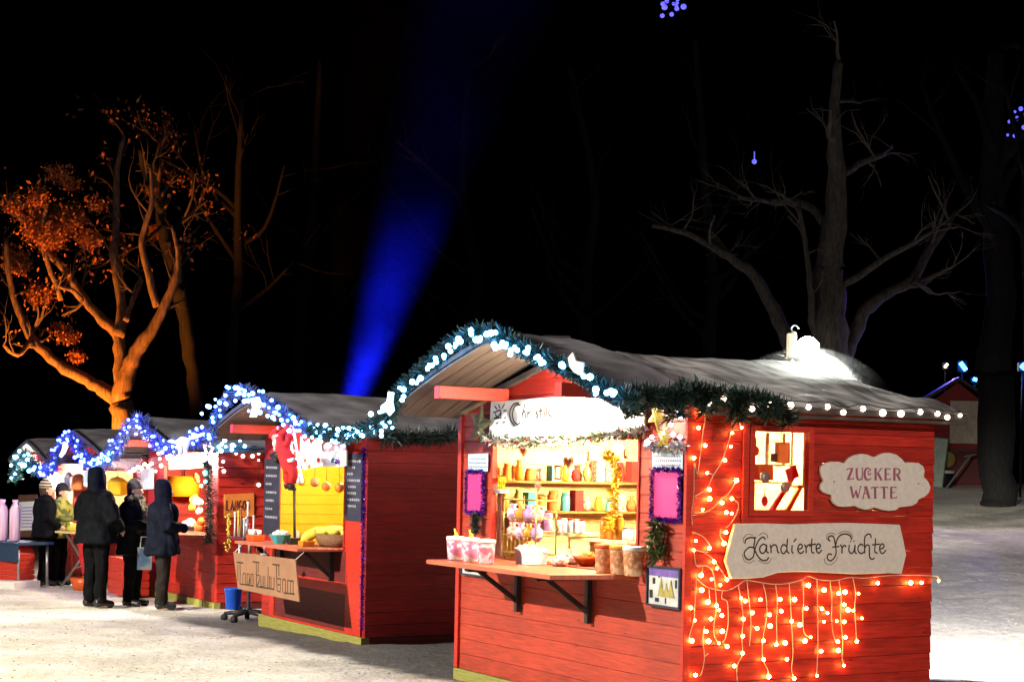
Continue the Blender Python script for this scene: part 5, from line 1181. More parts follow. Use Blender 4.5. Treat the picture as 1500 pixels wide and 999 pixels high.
# garland over the second stall and the swag to the nearest stall
GP = [(309,642),(313,625),(320,606),(332,588),(346,575),(362,573),(378,584),(395,593),(410,601),(425,612),(440,624),(455,630)]
gp_ = smooth_path([FB.w(FB.front(x, y, -0.72)) for x, y in GP], 4)
lb = jitter(along(gp_, 0.05, 0.6), 0.055)
lb = [p+FB.M.to_3x3() @ Vector((0, -0.07, 0)) for p in lb]
garland('fir garland with bright blue bulbs arching over the second stall gable', gp_, 1000, 0.085, 0.065, fir_blue, lb, 0.021, g_mid, 'lit fir garlands over the gables')
A_, B_ = FB.front(455, 630, -0.72), FA.front(575, 602, -0.72)
A_ = FB.w(A_); B_ = FA.w(B_)
SWp = [(455,630),(470,634),(490,637),(510,637),(530,631),(548,624),(562,614),(575,602)]
sp_ = smooth_path([at(x, y, A_.y + (B_.y-A_.y)*(x-455)/120.0) for x, y in SWp], 4)
lb = jitter(along(sp_, 0.06, 0.6), 0.05)
garland('sagging fir swag with cyan bulbs between the nearest and second stalls', sp_, 1100, 0.085, 0.065, fir, lb, 0.019, g_cyan, 'lit fir garlands over the gables')
g = G(); ddp = [FB.w(FB.side(x, y, 0.1)) for x, y in [(560, 640), (600, 642), (640, 640), (668, 636)]]
needles(g, smooth_path(ddp, 4), 800, 0.12, 0.09, 0.007); g.build('fir_garland', fir, None, label='dark fir garland along the shaded eave between the first two stalls', cat='garland')
cutout(FB, (300, 560), 2.56, [(175,60),(205,55),(215,80),(200,110),(195,130),(172,130),(182,95)], -0.80, g_ltblue, 'glowing_ornament', 'pale blue glowing stocking shape below the second gable peak', 'ornament')
# ================================================================== THIRD, FOURTH AND FIFTH STALLS
def front_things(F, win, lit, tag_, first):
    pass
winC = (0.75, 2.62, 0.98, 1.90)
stC, rC = stall(FC, 'red stall with yellow lampshade and a glowing star at its near corner', 2.3, 2.10, 2.47, 0.6, winC, back=red)
winD = (0.35, 2.6, 0.98, 1.85)
stD, rD = stall(FD, 'red stall behind the tallest hooded man, fourth from the camera', 2.3, 2.06, 2.42, 0.6, winD)
winE = (0.5, 1.9, 0.98, 1.80)
stE, rE = stall(FE, 'farthest red stall with an easel poster, at the left end of the row', 2.3, 2.02, 2.34, 0.6, winE)
for F, t, ev, rg, sd in ((FC, stC, 2.10, 2.47, 1), (FD, stD, 2.06, 2.42, 2), (FE, stE, 2.02, 2.34, 3)):
    g = G(F.M); roof_sheet(g, F.W, 0.1, -0.66, -0.055, ev+0.01, rg+0.02, 0.04, 0.02); h = g.build('hood_roof', felt, t)
    g = G(F.M)
    for s in (-1, 1): snow_sheet(g, F.W, 0.08, -0.65, 2.42, ev+0.01, rg+0.02, s, 0.045, 0.05, 30+sd*3+s, curve=0.02)
    g.build('snow', snow_thick, h)
    g = G(F.M); roof_sheet(g, F.W, 0.08, -0.65, -0.06, ev-0.012, rg, 0.014, 0.02); g.build('hood_soffit', soffit, t)
    purlins(F, t, 0.66, ev, rg+0.02, (0.25, 0.75))
    w = (winC, winD, winE)[sd-1]
    g = G(F.M); g.box(w[0]-0.02, w[1]+0.02, -0.42, 0.25, 0.94, 0.975); g.build('counter', lining if sd > 1 else countertop, t, 0.004)
# name boards
front_board(FC, 'name_board', 'overexposed white name board over the third stall window', [(247,666),(299,664),(299,685),(247,688)], -0.06, white_p)
front_board(FD, 'name_board', 'small white name board over the fourth stall window', [(112,690),(150,688),(150,702),(112,704)], -0.06, white_p)
# third stall details
front_board(FC, 'paper_notice', 'white paper notice on the red left pilaster of the third stall', [(206,686),(225,685),(225,716),(206,717)], -0.05, paper_w, 0.006, 'notice', 'paper', 0)
c = FC.front(270, 712, 0.5); T = FC.M @ Matrix.Translation(c); t = thing('lampshade', 'yellow drum lampshade hanging inside the third stall', 'lamp', T)
g = G(T); g.lathe([(0.23, -0.15), (0.215, 0.15), (0.2, 0.15), (0.215, -0.15), (0.23, -0.15)], n=20); g.build('shade', yellow_c, t)
g = G(T); g.tube([(0, 0, 0.1), (0, 0, 0.45)], 0.008, 6); g.box(-0.2, 0.2, -0.006, 0.006, 0.09, 0.1); g.build('cord', black_p, t)
gC = 'wares in the third stall window'
for i, (px, py, w, h, m, lab) in enumerate(((283, 735, .10, .22, yellow_pl, 'tall yellow wares pile under the lampshade'), (292, 742, .12, .18, icing, 'white wares pile at the right of the third window'), (274, 770, .16, .14, icing, 'white box on the third counter beside the shopper'), (290, 772, .14, .18, orange_p, 'orange box on the third counter by the right post'), (289, 700, .08, .16, ginger, 'brown bundle hanging right of the lampshade'), (243, 712, .07, .14, teal, 'teal bundle hanging left of the shopper head'))):
    c = FC.front(px, py, 0.3); g = G(FC.M @ Matrix.Translation((c.x, 0.3, c.z)))
    for k in range(5): g.ball((R.uniform(-.6, .6)*w, R.uniform(-.3, .3)*w, R.uniform(-.5, .5)*h), w*R.uniform(.4, .6), 8, k=5)
    g.build('wares_bundle', m, None, label=lab, cat='wares', group=gC)
wl = [FC.w(FC.front(x, y, -0.16)) for x, y in [(190,692),(196,688),(202,684),(207,685),(212,680),(217,683),(222,679),(228,690),(234,672),(232,664),(236,682)]]
t = thing('warm_lights', 'short row of warm bulbs across the left front of the third stall', 'string lights', Matrix.Translation(wl[3]))
g = G(); g.tube(wl, 0.004, 5); g.build('cable', wire_d, t); bulbs(t, wl, 0.03, g_warm)
star(FC, 305, 660, -0.45, 21, glow('pink_white_star_tube', (1.0, 0.62, 0.75), 2.2), 'glowing pale star outline at the near corner of the third stall', frame=True, name='star_light', rot=0.12)
gpp = [FC.w(FC.front(x, y, -0.12)) for x, y in [(302,676),(305,690),(305,710),(308,740),(307,770),(306,796)]]
lb = [p+FC.M.to_3x3() @ Vector((0, -0.06, 0)) for p in gpp[:3]]
garland('dark fir garland with teal lights down the near corner post of the third stall', smooth_path(gpp, 4), 700, 0.09, 0.07, fir, jitter(lb+lb, 0.04), 0.025, glow('teal_bulb', (0.05, 0.9, 0.75), 12))
# reindeer shaped light figure
ref = (0, 590); RS = 4.6875
DEER = [(1160,265),(1185,250),(1215,262),(1260,232),(1300,240),(1345,228),(1400,205),(1408,222),(1360,245),(1310,255),(1300,290),(1285,330),(1290,350),(1275,345),(1272,300),(1255,285),(1250,345),(1240,360),(1235,300),(1220,280),(1190,275)]
cutout(FC, ref, RS, DEER, -0.75, glow('pale_blue_figure', (0.30, 0.48, 1.0), 0.8), 'deer_light', 'pale glowing leaping deer figure between the second and third gables', 'light figure', 0.03)
# side lights and sign on the third stall side wall
q = [FC.side(a, b_, 0.02) for a, b_ in [(328,724),(372,722),(372,756),(328,758)]]
t = thing('orange_sign', 'orange board lettered LANGOS on the dark side wall of the third stall', 'sign', FC.side_M @ Matrix.Translation(((q[0].y+q[1].y)/2, -0.02, q[3].z)))
g = G(FC.side_M); g.prism([(v.y, v.z) for v in q], -0.032, -0.018); g.build('board', orange_p, t, 0.003)
x0 = q[0].y+0.04; H_ = 0.13; z0 = q[3].z+0.10; w_ = (q[1].y-q[0].y-0.08)/6.2
ALPH = {'L': [[(0,1),(0,0),(.7,0)]], 'A': [[(0,0),(.4,1),(.8,0)],[(.15,.4),(.65,.4)]], 'N': [[(0,0),(0,1),(.7,0),(.7,1)]], 'G': [[(.75,.85),(.4,1),(0,.7),(0,.3),(.4,0),(.75,.15),(.75,.45),(.45,.45)]], 'O': [[(.4,1),(0,.7),(0,.3),(.4,0),(.8,.3),(.8,.7),(.4,1)]], 'S': [[(.7,.9),(.35,1),(.05,.78),(.65,.3),(.4,0),(0,.12)]]}
g = G(FC.side_M)
for i, ch in enumerate('LANGOS'):
    for pts in ALPH[ch]: g.ribbon([(x0+i*w_*1.03+a*w_*0.85, z0+b_*H_) for a, b_ in pts], 0.022, -0.0322-0.0003*R.random())
g.build('lettering', mat('brown_paint', (0.10, 0.02, 0.015), 0.6), t)
dr = [FC.w(FC.side(x, y, 0.05)) for x, y in [(328,690),(327,676),(346,664),(356,668),(370,668),(379,664),(379,674),(379,710)]]
t = thing('drop_lights', 'few pale drop shaped bulbs hanging under the third stall eave', 'string lights', Matrix.Translation(dr[2]))
g = G(); g.tube([FC.w(FC.side(x, y, 0.05)) for x, y in [(322,662),(346,660),(379,658),(379,710)]], 0.004, 5); g.tube([FC.w(FC.side(328, 661, 0.05)), dr[0]], 0.003, 4); g.build('cable', wire_d, t); bulbs(t, dr, 0.024, glow('dim_drop_bulb', (1.0, 0.85, 0.75), 3))
eb = [FC.w(FC.side(x, y, 0.16)) for x, y in [(318,655),(323,650),(328,648),(331,654),(338,650),(343,646),(346,652),(352,650),(357,653),(325,660),(340,657)]]
t = thing('blue_cluster', 'cluster of cyan bulbs under the third stall eave behind the second gable', 'string lights', Matrix.Translation(eb[0]))
g = G(); g.tube(eb, 0.004, 5); g.build('cable', wire_d, t); bulbs(t, jitter(eb, .02), 0.024, g_cyan)
# garlands with deep blue bulbs
def far_garland(F, P, yv, label, step, r, m, jit=0.05):
    p = smooth_path([F.w(F.front(x, y, yv)) for x, y in P], 4)
    lb = [q+F.M.to_3x3() @ Vector((0, -0.06, 0)) for q in jitter(along(p, step), jit)]
    garland(label, p, 560, 0.13, 0.10, fir_blue if m is g_blue else fir, lb, r, m, 'lit fir garlands over the gables', w=0.009)
far_garland(FC, [(141,684),(152,676),(163,668),(172,656),(180,642),(188,628),(196,617),(203,616),(212,624),(220,634),(228,644),(236,652),(246,656),(262,654),(280,646),(297,638),(309,640)], -0.66, 'deep blue lit fir garland over the third gable up to the second', 0.06, 0.024, g_blue)
far_garland(FD, [(62,690),(72,690),(80,680),(86,666),(92,654),(98,643),(105,642),(112,650),(120,662),(128,672),(135,680),(141,684)], -0.66, 'fir garland with deep blue bulbs over the fourth gable', 0.07, 0.026, g_blue)
far_garland(FE, [(22,705),(24,692),(27,680),(31,670),(36,667),(41,672),(46,682),(54,688),(62,690)], -0.66, 'fir garland with icy bulbs over the farthest gable', 0.10, 0.028, g_cyan)
vb = [FC.w(FC.front(x, y, -0.70)) for x, y in [(136,676),(140,674),(145,672),(150,670),(155,668),(160,664),(165,662),(148,678),(158,673)]]
t = thing('white_cluster', 'bright icy bulbs massed in the valley between the third and fourth gables', 'string lights', Matrix.Translation(vb[0]))
g = G(); g.tube(vb, 0.004, 5); g.build('cable', wire_d, t); bulbs(t, vb, 0.034, g_cyan)
cutout(FE, ref, RS, [(440,265),(465,275),(470,300),(450,345),(425,375),(410,365),(430,320)], -0.75, glow('warm_figure', (1.0, 0.75, 0.6), 2.5), 'glowing_ornament', 'warm white glowing figure left of the fourth gable peak', 'ornament')
star(FC, 152, 695, -0.5, 14, glow('lilac_star', (0.8, 0.65, 1.0), 1.6), 'small pale lilac star below the valley beside the fourth stall', name='star_light')
# hanging wares of the far stalls
gD = 'wares hanging in the far stalls'
for F, px, py, w, h, m, lab in ((FD, 100, 705, .10, .34, icing, 'white cloth hanging at the left of the fourth window'), (FD, 116, 706, .16, .30, orange_p, 'orange lantern hanging in the fourth window'), (FD, 133, 700, .12, .34, paper_b, 'pale blue birdhouse hanging in the fourth window'), (FD, 172, 712, .16, .30, yellow_c, 'yellow lantern hanging behind the hooded man'), (FE, 78, 704, .16, .36, white_p, 'white lantern hanging in the farthest window')):
    c = F.front(px, py, -0.1); T = F.M @ Matrix.Translation(c); g = G(T)
    g.lathe([(w*.5, -h/2), (w, -h*.4), (w, h*.25), (w*.55, h*.42), (0.01, h/2)], n=6, smooth=False); g.tube([(0, 0, h/2), (0, 0, h/2+0.2)], 0.006, 5)
    g.build('hanging_lantern', m, None, 0.004, lab, 'lantern', gD)
t = thing('easel_poster', 'white poster with violet scribbles on a dark wooden panel at the farthest stall', 'poster', FE.M @ Matrix.Translation(FE.front(35, 775, -0.55)))
q = [FE.front(a, b_, -0.55) for a, b_ in [(27,735),(49,734),(49,776),(27,777)]]
g = G(FE.M); g.prism([(v.x+(-.1 if i in (0, 3) else .08), v.z+(.12 if i < 2 else -.12)) for i, v in enumerate(q)], -0.53, -0.50)
g.build('panel', mat('dark_brown_wood', (0.10, 0.04, 0.025), 0.6, 0.3, 4, GRAIN), t)
g = G(FE.M); g.prism([(v.x, v.z) for v in q], -0.54, -0.531); g.build('paper', paper_w, t)
g = G(FE.M)
for k in range(7): z = q[0].z - (q[0].z-q[3].z)*(0.15+0.11*k); g.ribbon([(q[0].x+.06, z), (q[0].x+.14, z+.03), (q[0].x+.22, z-.02), (q[1].x-.08, z+.01)], 0.018, -0.5405)
g.build('writing', mat('violet_ink', (0.30, 0.18, 0.55), 0.6), t)
# pink candy tubes on a dark table, red crate below, at the far left
bz = gz(-8.1, 26.6)
TT = Matrix.Translation((-8.05, 26.5, bz)) @ Matrix.Rotation(rad(-35), 4, 'Z')
t = thing('display_table', 'dark blue covered display table at the far left edge', 'table', TT)
g = G(TT); g.box(-0.9, 0.75, -0.35, 0.35, 0.68, 0.72); g.box(-0.9, 0.75, -0.36, -0.345, 0.42, 0.68); g.build('table_top', mat('dark_blue_cloth', (0.015, 0.04, 0.09), 0.8), t, 0.004)
for x, y in ((-.82, -.28), (.68, -.28), (-.82, .28), (.68, .28)): g = G(TT); g.tube([(x, y, 0), (x*.97, y, .68)], 0.022, 8); g.build('leg', steel, t)
for k in range(6):
    T = TT @ Matrix.Translation((-0.74+0.19*k, -0.1+0.1*(k % 2), 0.72)); g = G(T)
    g.lathe([(0.07, 0), (0.085, 0.02), (0.085, 0.50), (0.06, 0.56), (0.03, 0.60), (0.05, 0.66), (0.005, 0.66)], n=14); g.build('candy_floss_bag', mat('pink_floss_bag', (0.80, 0.36, 0.60), 0.4, 0, 5, (4, 4, .4), col2=(0.85, 0.72, 0.82)), None, label='tall pink candy floss bag, number %d from the left on the dark table' % (k+1), cat='bag', group='candy floss bags on the dark table')
def slat_crate(M, w, d, h, m, lab, roofed=False):
    t = thing('slatted_crate', lab, 'crate', M); g = G(M)
    for k in range(5):
        z = h*k/5; g.box(-w/2, w/2, -d/2, -d/2+.02, z+.006, z+h/5-.008); g.box(-w/2, w/2, d/2-.02, d/2, z+.006, z+h/5-.008); g.box(-w/2, -w/2+.02, -d/2+.02, d/2-.02, z+.006, z+h/5-.008); g.box(w/2-.02, w/2, -d/2+.02, d/2-.02, z+.006, z+h/5-.008)
    if roofed: g.prism([(-w*.3, h+.16), (-w/2, h+.004), (w/2, h+.004), (w*.3, h+.16)][::-1], -d/2, d/2)
    g.build('slats', m, t, 0.003)
    g = G(M); g.box(-w/2+.021, w/2-.021, -d/2+.021, d/2-.021, 0.0, h-.02); g.build('lining', mat('pale_red', (0.55, 0.18, 0.12), 0.7), t)
slat_crate(Matrix.Translation((-7.80, 26.15, gz(-7.8, 26.15)+.12)) @ Matrix.Rotation(rad(-25), 4, 'Z'), .50, .36, .40, red_t, 'red slatted crate with sloping lid standing by the dark table', True)
g = G(Matrix.Translation((-8.15, 26.05, gz(-8.1, 26.05)-.02)) @ Matrix.Rotation(rad(-25), 4, 'Z')); g.box(-.75, .75, -.3, .3, 0, .14); g.build('white_plinth', white_p, None, 0.01, 'low white plinth under the red slatted crate', 'plinth')
slat_crate(Matrix.Translation((-8.62, 25.9, gz(-8.6, 25.9))) @ Matrix.Rotation(rad(-25), 4, 'Z'), .4, .4, .36, red_d, 'plain dark red crate at the left picture edge')
slat_crate(Matrix.Translation(FC.w((0.25, -0.35, 0))) @ Matrix.Rotation(ROT, 4, 'Z'), .7, .4, .55, red_t, 'red slatted crate on the ground between the two hooded shoppers')
# folding table with crossed legs
ft = Matrix.Translation((-6.55, 26.2, gz(-6.5, 26.2))) @ Matrix.Rotation(rad(-40), 4, 'Z')
t = thing('folding_table', 'folding trestle table with crossed dark legs and a red cloth', 'table', ft)
g = G(ft); g.box(-.65, .65, -.3, .3, .86, .89); g.build('table_top', lining, t, .004)
for y in (-.26, .26):
    g = G(ft)
    g.tube([(-.52, y, 0), (.45, y, .86)], 0.022, 8); g.tube([(.52, y+.03, 0), (-.45, y+.03, .86)], 0.022, 8); g.build('crossed_legs', steel, t)
g = G(ft); g.add([(.0, -.31, .885), (.5, -.31, .885), (.42, -.34, .40), (.2, -.36, .22), (.05, -.33, .5), (.0, -.30, .885), (.5, -.30, .885), (.42, -.33, .40), (.2, -.35, .22), (.05, -.32, .5)], [(0, 4, 3, 2, 1), (5, 6, 7, 8, 9), (0, 1, 6, 5), (1, 2, 7, 6), (2, 3, 8, 7), (3, 4, 9, 8), (4, 0, 5, 9)]); g.build('cloth', felt_red, t)
for i, (x, w, m, lab) in enumerate(((-.35, .20, yellow_pl, 'yellow paper parcel on the folding table'), (.05, .16, icing, 'white parcel on the folding table'), (.40, .14, orange_p, 'orange parcel at the right of the folding table'))):
    T = ft @ Matrix.Translation((x, -.05, .89)); g = G(T); g.lathe([(w*.7, 0), (w, .03), (w*.85, .10), (w*.3, .13), (.01, .13)], n=9, fn=lambda a, j: 1+.08*math.sin(3*a+j)); g.build('parcel', m, None, label=lab, cat='parcel')
T = Matrix.Translation((-6.55, 25.6, gz(-6.5, 25.6))); t = thing('candy_basket', 'orange red basket on the snow under the folding table', 'basket', T)
g = G(T); g.lathe([(.14, 0), (.16, .01), (.23, .20), (.215, .20), (.14, .02), (.01, .02)], n=16); g.build('basket', bowl_m, t)
g = G(T); g.tube([(.22*math.cos(a), 0, .2+.18*math.sin(a)) for a in [math.pi*i/10 for i in range(11)]], .012, 6); g.build('handle', wicker, t)

# ================================================================== TREES
def twigs(g, p, d, L_, r, depth, tips, spread=0.7, up=0.1):
    pts = [Vector(p)]; dd = Vector(d).normalized(); n = 4
    for i in range(n):
        dd = (dd + Vector((R.gauss(0, .18), R.gauss(0, .18), R.gauss(0, .18)+up*.3))).normalized(); pts.append(pts[-1]+dd*L_/n)
    g.tube(pts, [r*(1-0.6*i/n) for i in range(n+1)], 6 if r > .03 else 5, cap=False)
    tips.append(pts[-1])
    if depth:
        for k in range(R.randint(2, 3)):
            i = R.randint(1, n); o = Vector((R.gauss(0, 1), R.gauss(0, 1), R.gauss(0, 1))).normalized()
            twigs(g, pts[i], (dd + o*spread), L_*R.uniform(.5, .75), r*(1-0.6*i/n)*R.uniform(.45, .7), depth-1, tips, spread, up)
def limbs(g, tw, lst, dist, tips, dd=1.2, sub=2, sublen=1.2, thick=1.0):
    for P in lst:
        dz = R.uniform(-dd, dd); m = len(P)
        pts = [at(x, y, dist + dz*(i/(m-1))) for i, (x, y, r) in enumerate(P)]; rs = [px_size(r*thick, dist) for _, _, r in P]
        sp = smooth_path(pts, 4); rr = []
        for i in range(m-1): rr += [rs[i]+(rs[i+1]-rs[i])*j/4 for j in range(4)]
        rr.append(rs[-1])
        sp = [p+Vector((R.gauss(0, 1), R.gauss(0, 1), R.gauss(0, 1)))*0.10*rr[i] for i, p in enumerate(sp)]
        rr = [q*R.uniform(.92, 1.1) for q in rr]
        g.tube(sp, rr, 10)
        for i in range(len(sp)//2, len(sp)):
            if R.random() < 0.55*sub/2:
                d = (sp[i]-sp[i-1]).normalized(); o = Vector((R.gauss(0, 1), R.gauss(0, 1), R.gauss(0, .7))).normalized()
                twigs(tw, sp[i], d*.7+o*.9, sublen*R.uniform(.5, 1.1), rr[i]*.5, sub, tips)
def leaves(g, c, rr, n, size):
    for _ in range(n):
        p = Vector(c)+Vector((R.gauss(0, .5), R.gauss(0, .5), R.gauss(0, .42)))*rr
        a = Vector((R.gauss(0, 1), R.gauss(0, 1), R.gauss(0, 1))).normalized(); b_ = a.orthogonal().normalized(); s = size*R.uniform(.5, 1.2)
        g.add([p-a*s, p+b_*s*.5, p+a*s, p-b_*s*.5], [(0, 1, 2, 3)])
bark_mid = mat('grey_bark', (0.055, 0.05, 0.044), 0.9, 0.4, 7, (3, 3, 0.7), 0.9)
def tree(label, dist, trunk, lims, leafs=None, m=bark, sub=2, sublen=1.2, dd=1.2, twm=twig_m, group=None, thick=1.0):
    base = at(trunk[0][0], trunk[0][1], dist); gz_ = gz(base.x, base.y)
    T = Matrix.Translation((base.x, base.y, gz_)); t = thing('bare_tree', label, 'tree', T, group)
    g = G(); tw = G(); tips = []
    r0 = px_size(trunk[0][2], dist)
    g.tube([(base.x, base.y, min(gz_, base.z)-.3), (base.x, base.y, base.z+.01)], [r0*1.08, r0], 10)
    limbs(g, tw, [trunk], dist, [], 0, 0)
    limbs(g, tw, lims, dist, tips, dd, sub, sublen, thick)
    g.build('trunk', m, t)
    if tw.v: tw.build('crown', twm, t)
    if leafs:
        g = G()
        for x, y, r, n in leafs: leaves(g, at(x, y, dist+R.uniform(-1.5, 1.0)), px_size(r*0.8, dist), int(n*11), 0.036)
        for p in R.sample(tips, min(len(tips), 60)): leaves(g, p, .25, 8, 0.06)
        g.build('leaves', leaf_dry, t)
    return t
tree('spreading bare tree lit orange from below at the left', 32, [(186,665,19),(183,610,17),(178,588,16)],
     [[(178,590,13),(150,570,9),(120,553,8),(75,525,7),(45,492,6),(28,455,5),(14,410,4),(8,350,3)], [(180,585,13),(188,540,11),(205,508,9),(235,462,7),(256,412,5),(262,380,3.5),(252,330,2)],
      [(182,572,12),(176,530,9),(173,490,8.5),(150,468,7),(125,440,5.5),(95,395,5),(60,360,4.5),(40,330,4),(25,290,3)], [(173,492,8),(179,460,7),(175,420,6.5),(168,372,6),(170,330,5),(172,250,3.5),(182,200,2.5)],
      [(184,470,4),(195,440,3.5),(208,410,3)], [(230,450,5),(215,392,4.5),(208,350,4),(222,300,3),(220,240,2)], [(120,440,4),(105,425,3),(85,420,2.5)], [(90,440,3),(60,350,3),(70,300,2)], [(45,500,4),(25,520,3),(5,505,2)]],
     [(60,330,34,240),(100,320,28,220),(130,350,18,100),(25,385,24,130),(58,432,22,130),(55,290,20,60),(85,255,22,60),(105,270,14,50),(100,492,15,70),(88,482,12,50),(112,522,12,60),(70,345,30,160),(20,300,18,60),(140,300,14,40)], bark, 2, 0.75, thick=1.12)
tree('leaning slim tree behind the orange lit one', 35, [(292,640,11),(284,560,10),(274,490,10),(262,420,10)], [[(262,420,10),(246,365,10),(236,310,8),(230,255,6),(236,200,4)], [(244,360,5),(262,330,4),(290,300,3)], [(236,310,5),(215,270,4),(205,220,3)], [(240,330,4),(222,345,3),(205,360,2)]],
     [(228,340,14,60),(232,245,14,40),(222,280,12,40)], bark_d, 2, 1.0)
tree('large pale tree with spreading limbs behind the floodlit roof', 28, [(1216,600,30),(1217,520,28),(1216,450,25),(1216,390,22)],
     [[(1216,395,22),(1222,330,18),(1226,250,13),(1222,170,9),(1230,90,6)], [(1200,560,14),(1168,520,11),(1140,470,10),(1108,408,8),(1078,383,7),(1040,360,5),(1000,340,4),(955,330,3)], [(1232,540,12),(1248,500,10),(1268,455,9.5),(1300,430,8.5),(1335,410,7.5),(1358,372,7.5),(1385,332,5.5),(1402,308,4)],
      [(1228,420,7),(1258,405,5.5),(1290,382,4.5),(1340,355,4),(1368,338,3)], [(1204,520,8),(1190,470,6),(1188,430,5),(1182,372,4),(1170,300,3)], [(1212,330,7),(1180,300,6),(1130,295,5),(1080,290,3)], [(1228,260,6),(1260,240,5),(1300,225,3)], [(1338,410,4),(1365,430,3)]], None, bark_mid, 2, 0.9, 1.0)
gt = 'dark bare trees behind the market'
def dark_tree(px, dist, rp, label, top=150):
    b0 = 640
    tr = [(px, b0, rp), (px+R.uniform(-6, 6), 520, rp*.9), (px+R.uniform(-12, 12), 400, rp*.75)]
    lm = [[(tr[2][0], 405, rp*.75), (px+R.uniform(-20, 20), 280, rp*.5), (px+R.uniform(-30, 30), top, rp*.3)]]
    for k in range(5):
        y = R.uniform(300, 520); s = R.choice((-1, 1)); lm.append([(px, y, rp*.4), (px+s*R.uniform(25, 50), y-R.uniform(20, 50), rp*.3), (px+s*R.uniform(60, 120), y-R.uniform(60, 140), rp*.15)])
    tree(label, dist, tr, lm, None, bark_d, 2, 1.5, 2, bark_d, gt)
dark_tree(345, 40, 9, 'slim dark tree barely visible right of the orange tree')
dark_tree(690, 46, 13, 'dark tree standing behind the blue light beam', 100)
dark_tree(860, 44, 12, 'dark tree above the nearest roof ridge', 100)
dark_tree(1035, 40, 12, 'dark tree left of the floodlit tree', 60)
dark_tree(440, 48, 12, 'dark tree left of the blue light beam', 90)
tree('thick black trunk on the snowy rise at the right', 34, [(1462,735,26),(1460,640,25),(1458,540,25)], [[(1458,545,25),(1462,400,22),(1455,250,17),(1460,80,12)], [(1460,350,10),(1420,280,7),(1380,200,5),(1350,120,3)], [(1458,300,8),(1490,240,6),(1530,180,4)], [(1456,220,7),(1430,150,5),(1400,100,3)]], None, bark_d, 2, 1.5, 1.5, bark_d)
tree('black tree at the right edge of the picture', 30, [(1522,740,16),(1518,600,15),(1512,450,14)], [[(1512,455,14),(1505,300,10),(1515,150,7)], [(1512,360,6),(1480,320,5),(1445,300,3)], [(1508,300,5),(1490,200,4),(1470,120,3)]], None, bark_d, 2, 1.3, 1.5, bark_d)
# far-off wood: one dark mass of conifers beyond the rise
g = G()
for k in range(64):
    x = -75 + 150*k/63 + R.uniform(-1.5, 1.5); y = R.uniform(78, 96); h = R.uniform(12, 22); z0 = gz(x, y)
    g.tube([(x, y, z0), (x, y, z0+h)], [.25, .05], 5)
    for j in range(26):
        f = (j+1)/27; z = z0+1+h*f*.95; w = (1-f)*h*.22+.3
        for q in range(4):
            a = R.uniform(0, 6.28); d = Vector((math.cos(a), math.sin(a), -.25)); p = Vector((x, y, z)); s = Vector((-math.sin(a), math.cos(a), 0))*.35
            g.add([p-s*.3, p+d*w*.5-s, p+d*w, p+d*w*.5+s], [(0, 1, 2, 3)])
g.build('far_wood', pine_dk, None, label='dark conifer wood beyond the snowy rise', kind='stuff')

# light strings in the tree tops
for lab, P, r in (('faint tangle of blue bulbs high in the trees at the top edge', [(968,4),(976,8),(983,3),(990,10),(986,16),(979,20),(972,12),(994,6),(998,12),(984,24),(990,20),(976,2)], .05), ('curling blue white lights in the tree at the right edge', [(1486,162),(1492,166),(1498,170),(1480,196),(1484,190),(1492,188),(1499,186),(1488,198),(1496,160)], .04)):
    pts = jitter([at(x, y, 33) for x, y in P], .05); t = thing('tree_lights', lab, 'string lights', Matrix.Translation(pts[0]))
    g = G(); g.tube(smooth_path(pts, 3), .006, 5); g.build('cable', wire_d, t); bulbs(t, pts, r, g_tree)
p = at(1105, 237, 33); g = G(Matrix.Translation(p)); g.ball((0, 0, 0), .05, 8); g.tube([(0, 0, 0.05), (0, 0, .2)], .01, 5); g.build('lone_bulb', g_tree, None, label='single blue bulb among the dark branches above the eave', cat='bulb')

# ================================================================== HUT ON THE RISE
hd = 40.0
def hp_(px, py, d=hd): return at(px, py, d)
hb = hp_(1400, 716); hzb = gz(hb.x, hd)
HM = Matrix.Translation((hb.x, hd, hzb)) @ Matrix.Rotation(rad(-8), 4, 'Z')
t = thing('hut', 'dim red gabled hut with pale canvas front on the snowy rise', 'hut', HM)
hw = 0.62
zt = hp_(1400, 560).z - hzb; ze = hp_(1400, 590).z - hzb
g = G(HM); planks(g, -hw, hw, 0.9, ze, .14); planks(g, -hw, hw, ze+.003, zt, .14, top=lambda z: (-hw*(1-(z-ze)/(zt-ze)), hw*(1-(z-ze)/(zt-ze))))
g.box(-hw, -hw+.05, .03, 2.2, -.3, ze); g.box(hw-.05, hw, .03, 2.2, -.3, ze); g.box(-hw+.05, hw-.05, 2.15, 2.2, -.3, ze); g.box(-hw, hw, .0, 2.2, -.4, 0.03); g.build('wall', red_d, t)
g = G(HM @ Matrix.Translation((-hw, 0, 0))); F_ = type('q', (), {'W': 2*hw})
roof_sheet(g, 2*hw, .28, -.35, 2.4, ze-.04, zt+.03, .07); rf = g.build('roof', felt, t)
g = G(HM @ Matrix.Translation((-hw, 0, 0)))
for s in (-1, 1): snow_sheet(g, 2*hw, .26, -.34, 2.35, ze-.04, zt+.03, s, .07, .06, 50+s, 12, 14)
g.build('snow', snow_thick, rf)
a, b_ = hp_(1392, 587), hp_(1431, 650)
g = G(HM); g.box(a.x-hb.x, b_.x-hb.x, -.06, -.03, b_.z-hzb, a.z-hzb); g.build('canvas_panel', beige, t, .004)
g = G(HM); g.box(-hw+.06, hw-.06, -.25, .1, .82, .9); g.box(-hw+.06, hw-.06, .02, .06, 0.04, .82); g.build('counter', maroon, t)
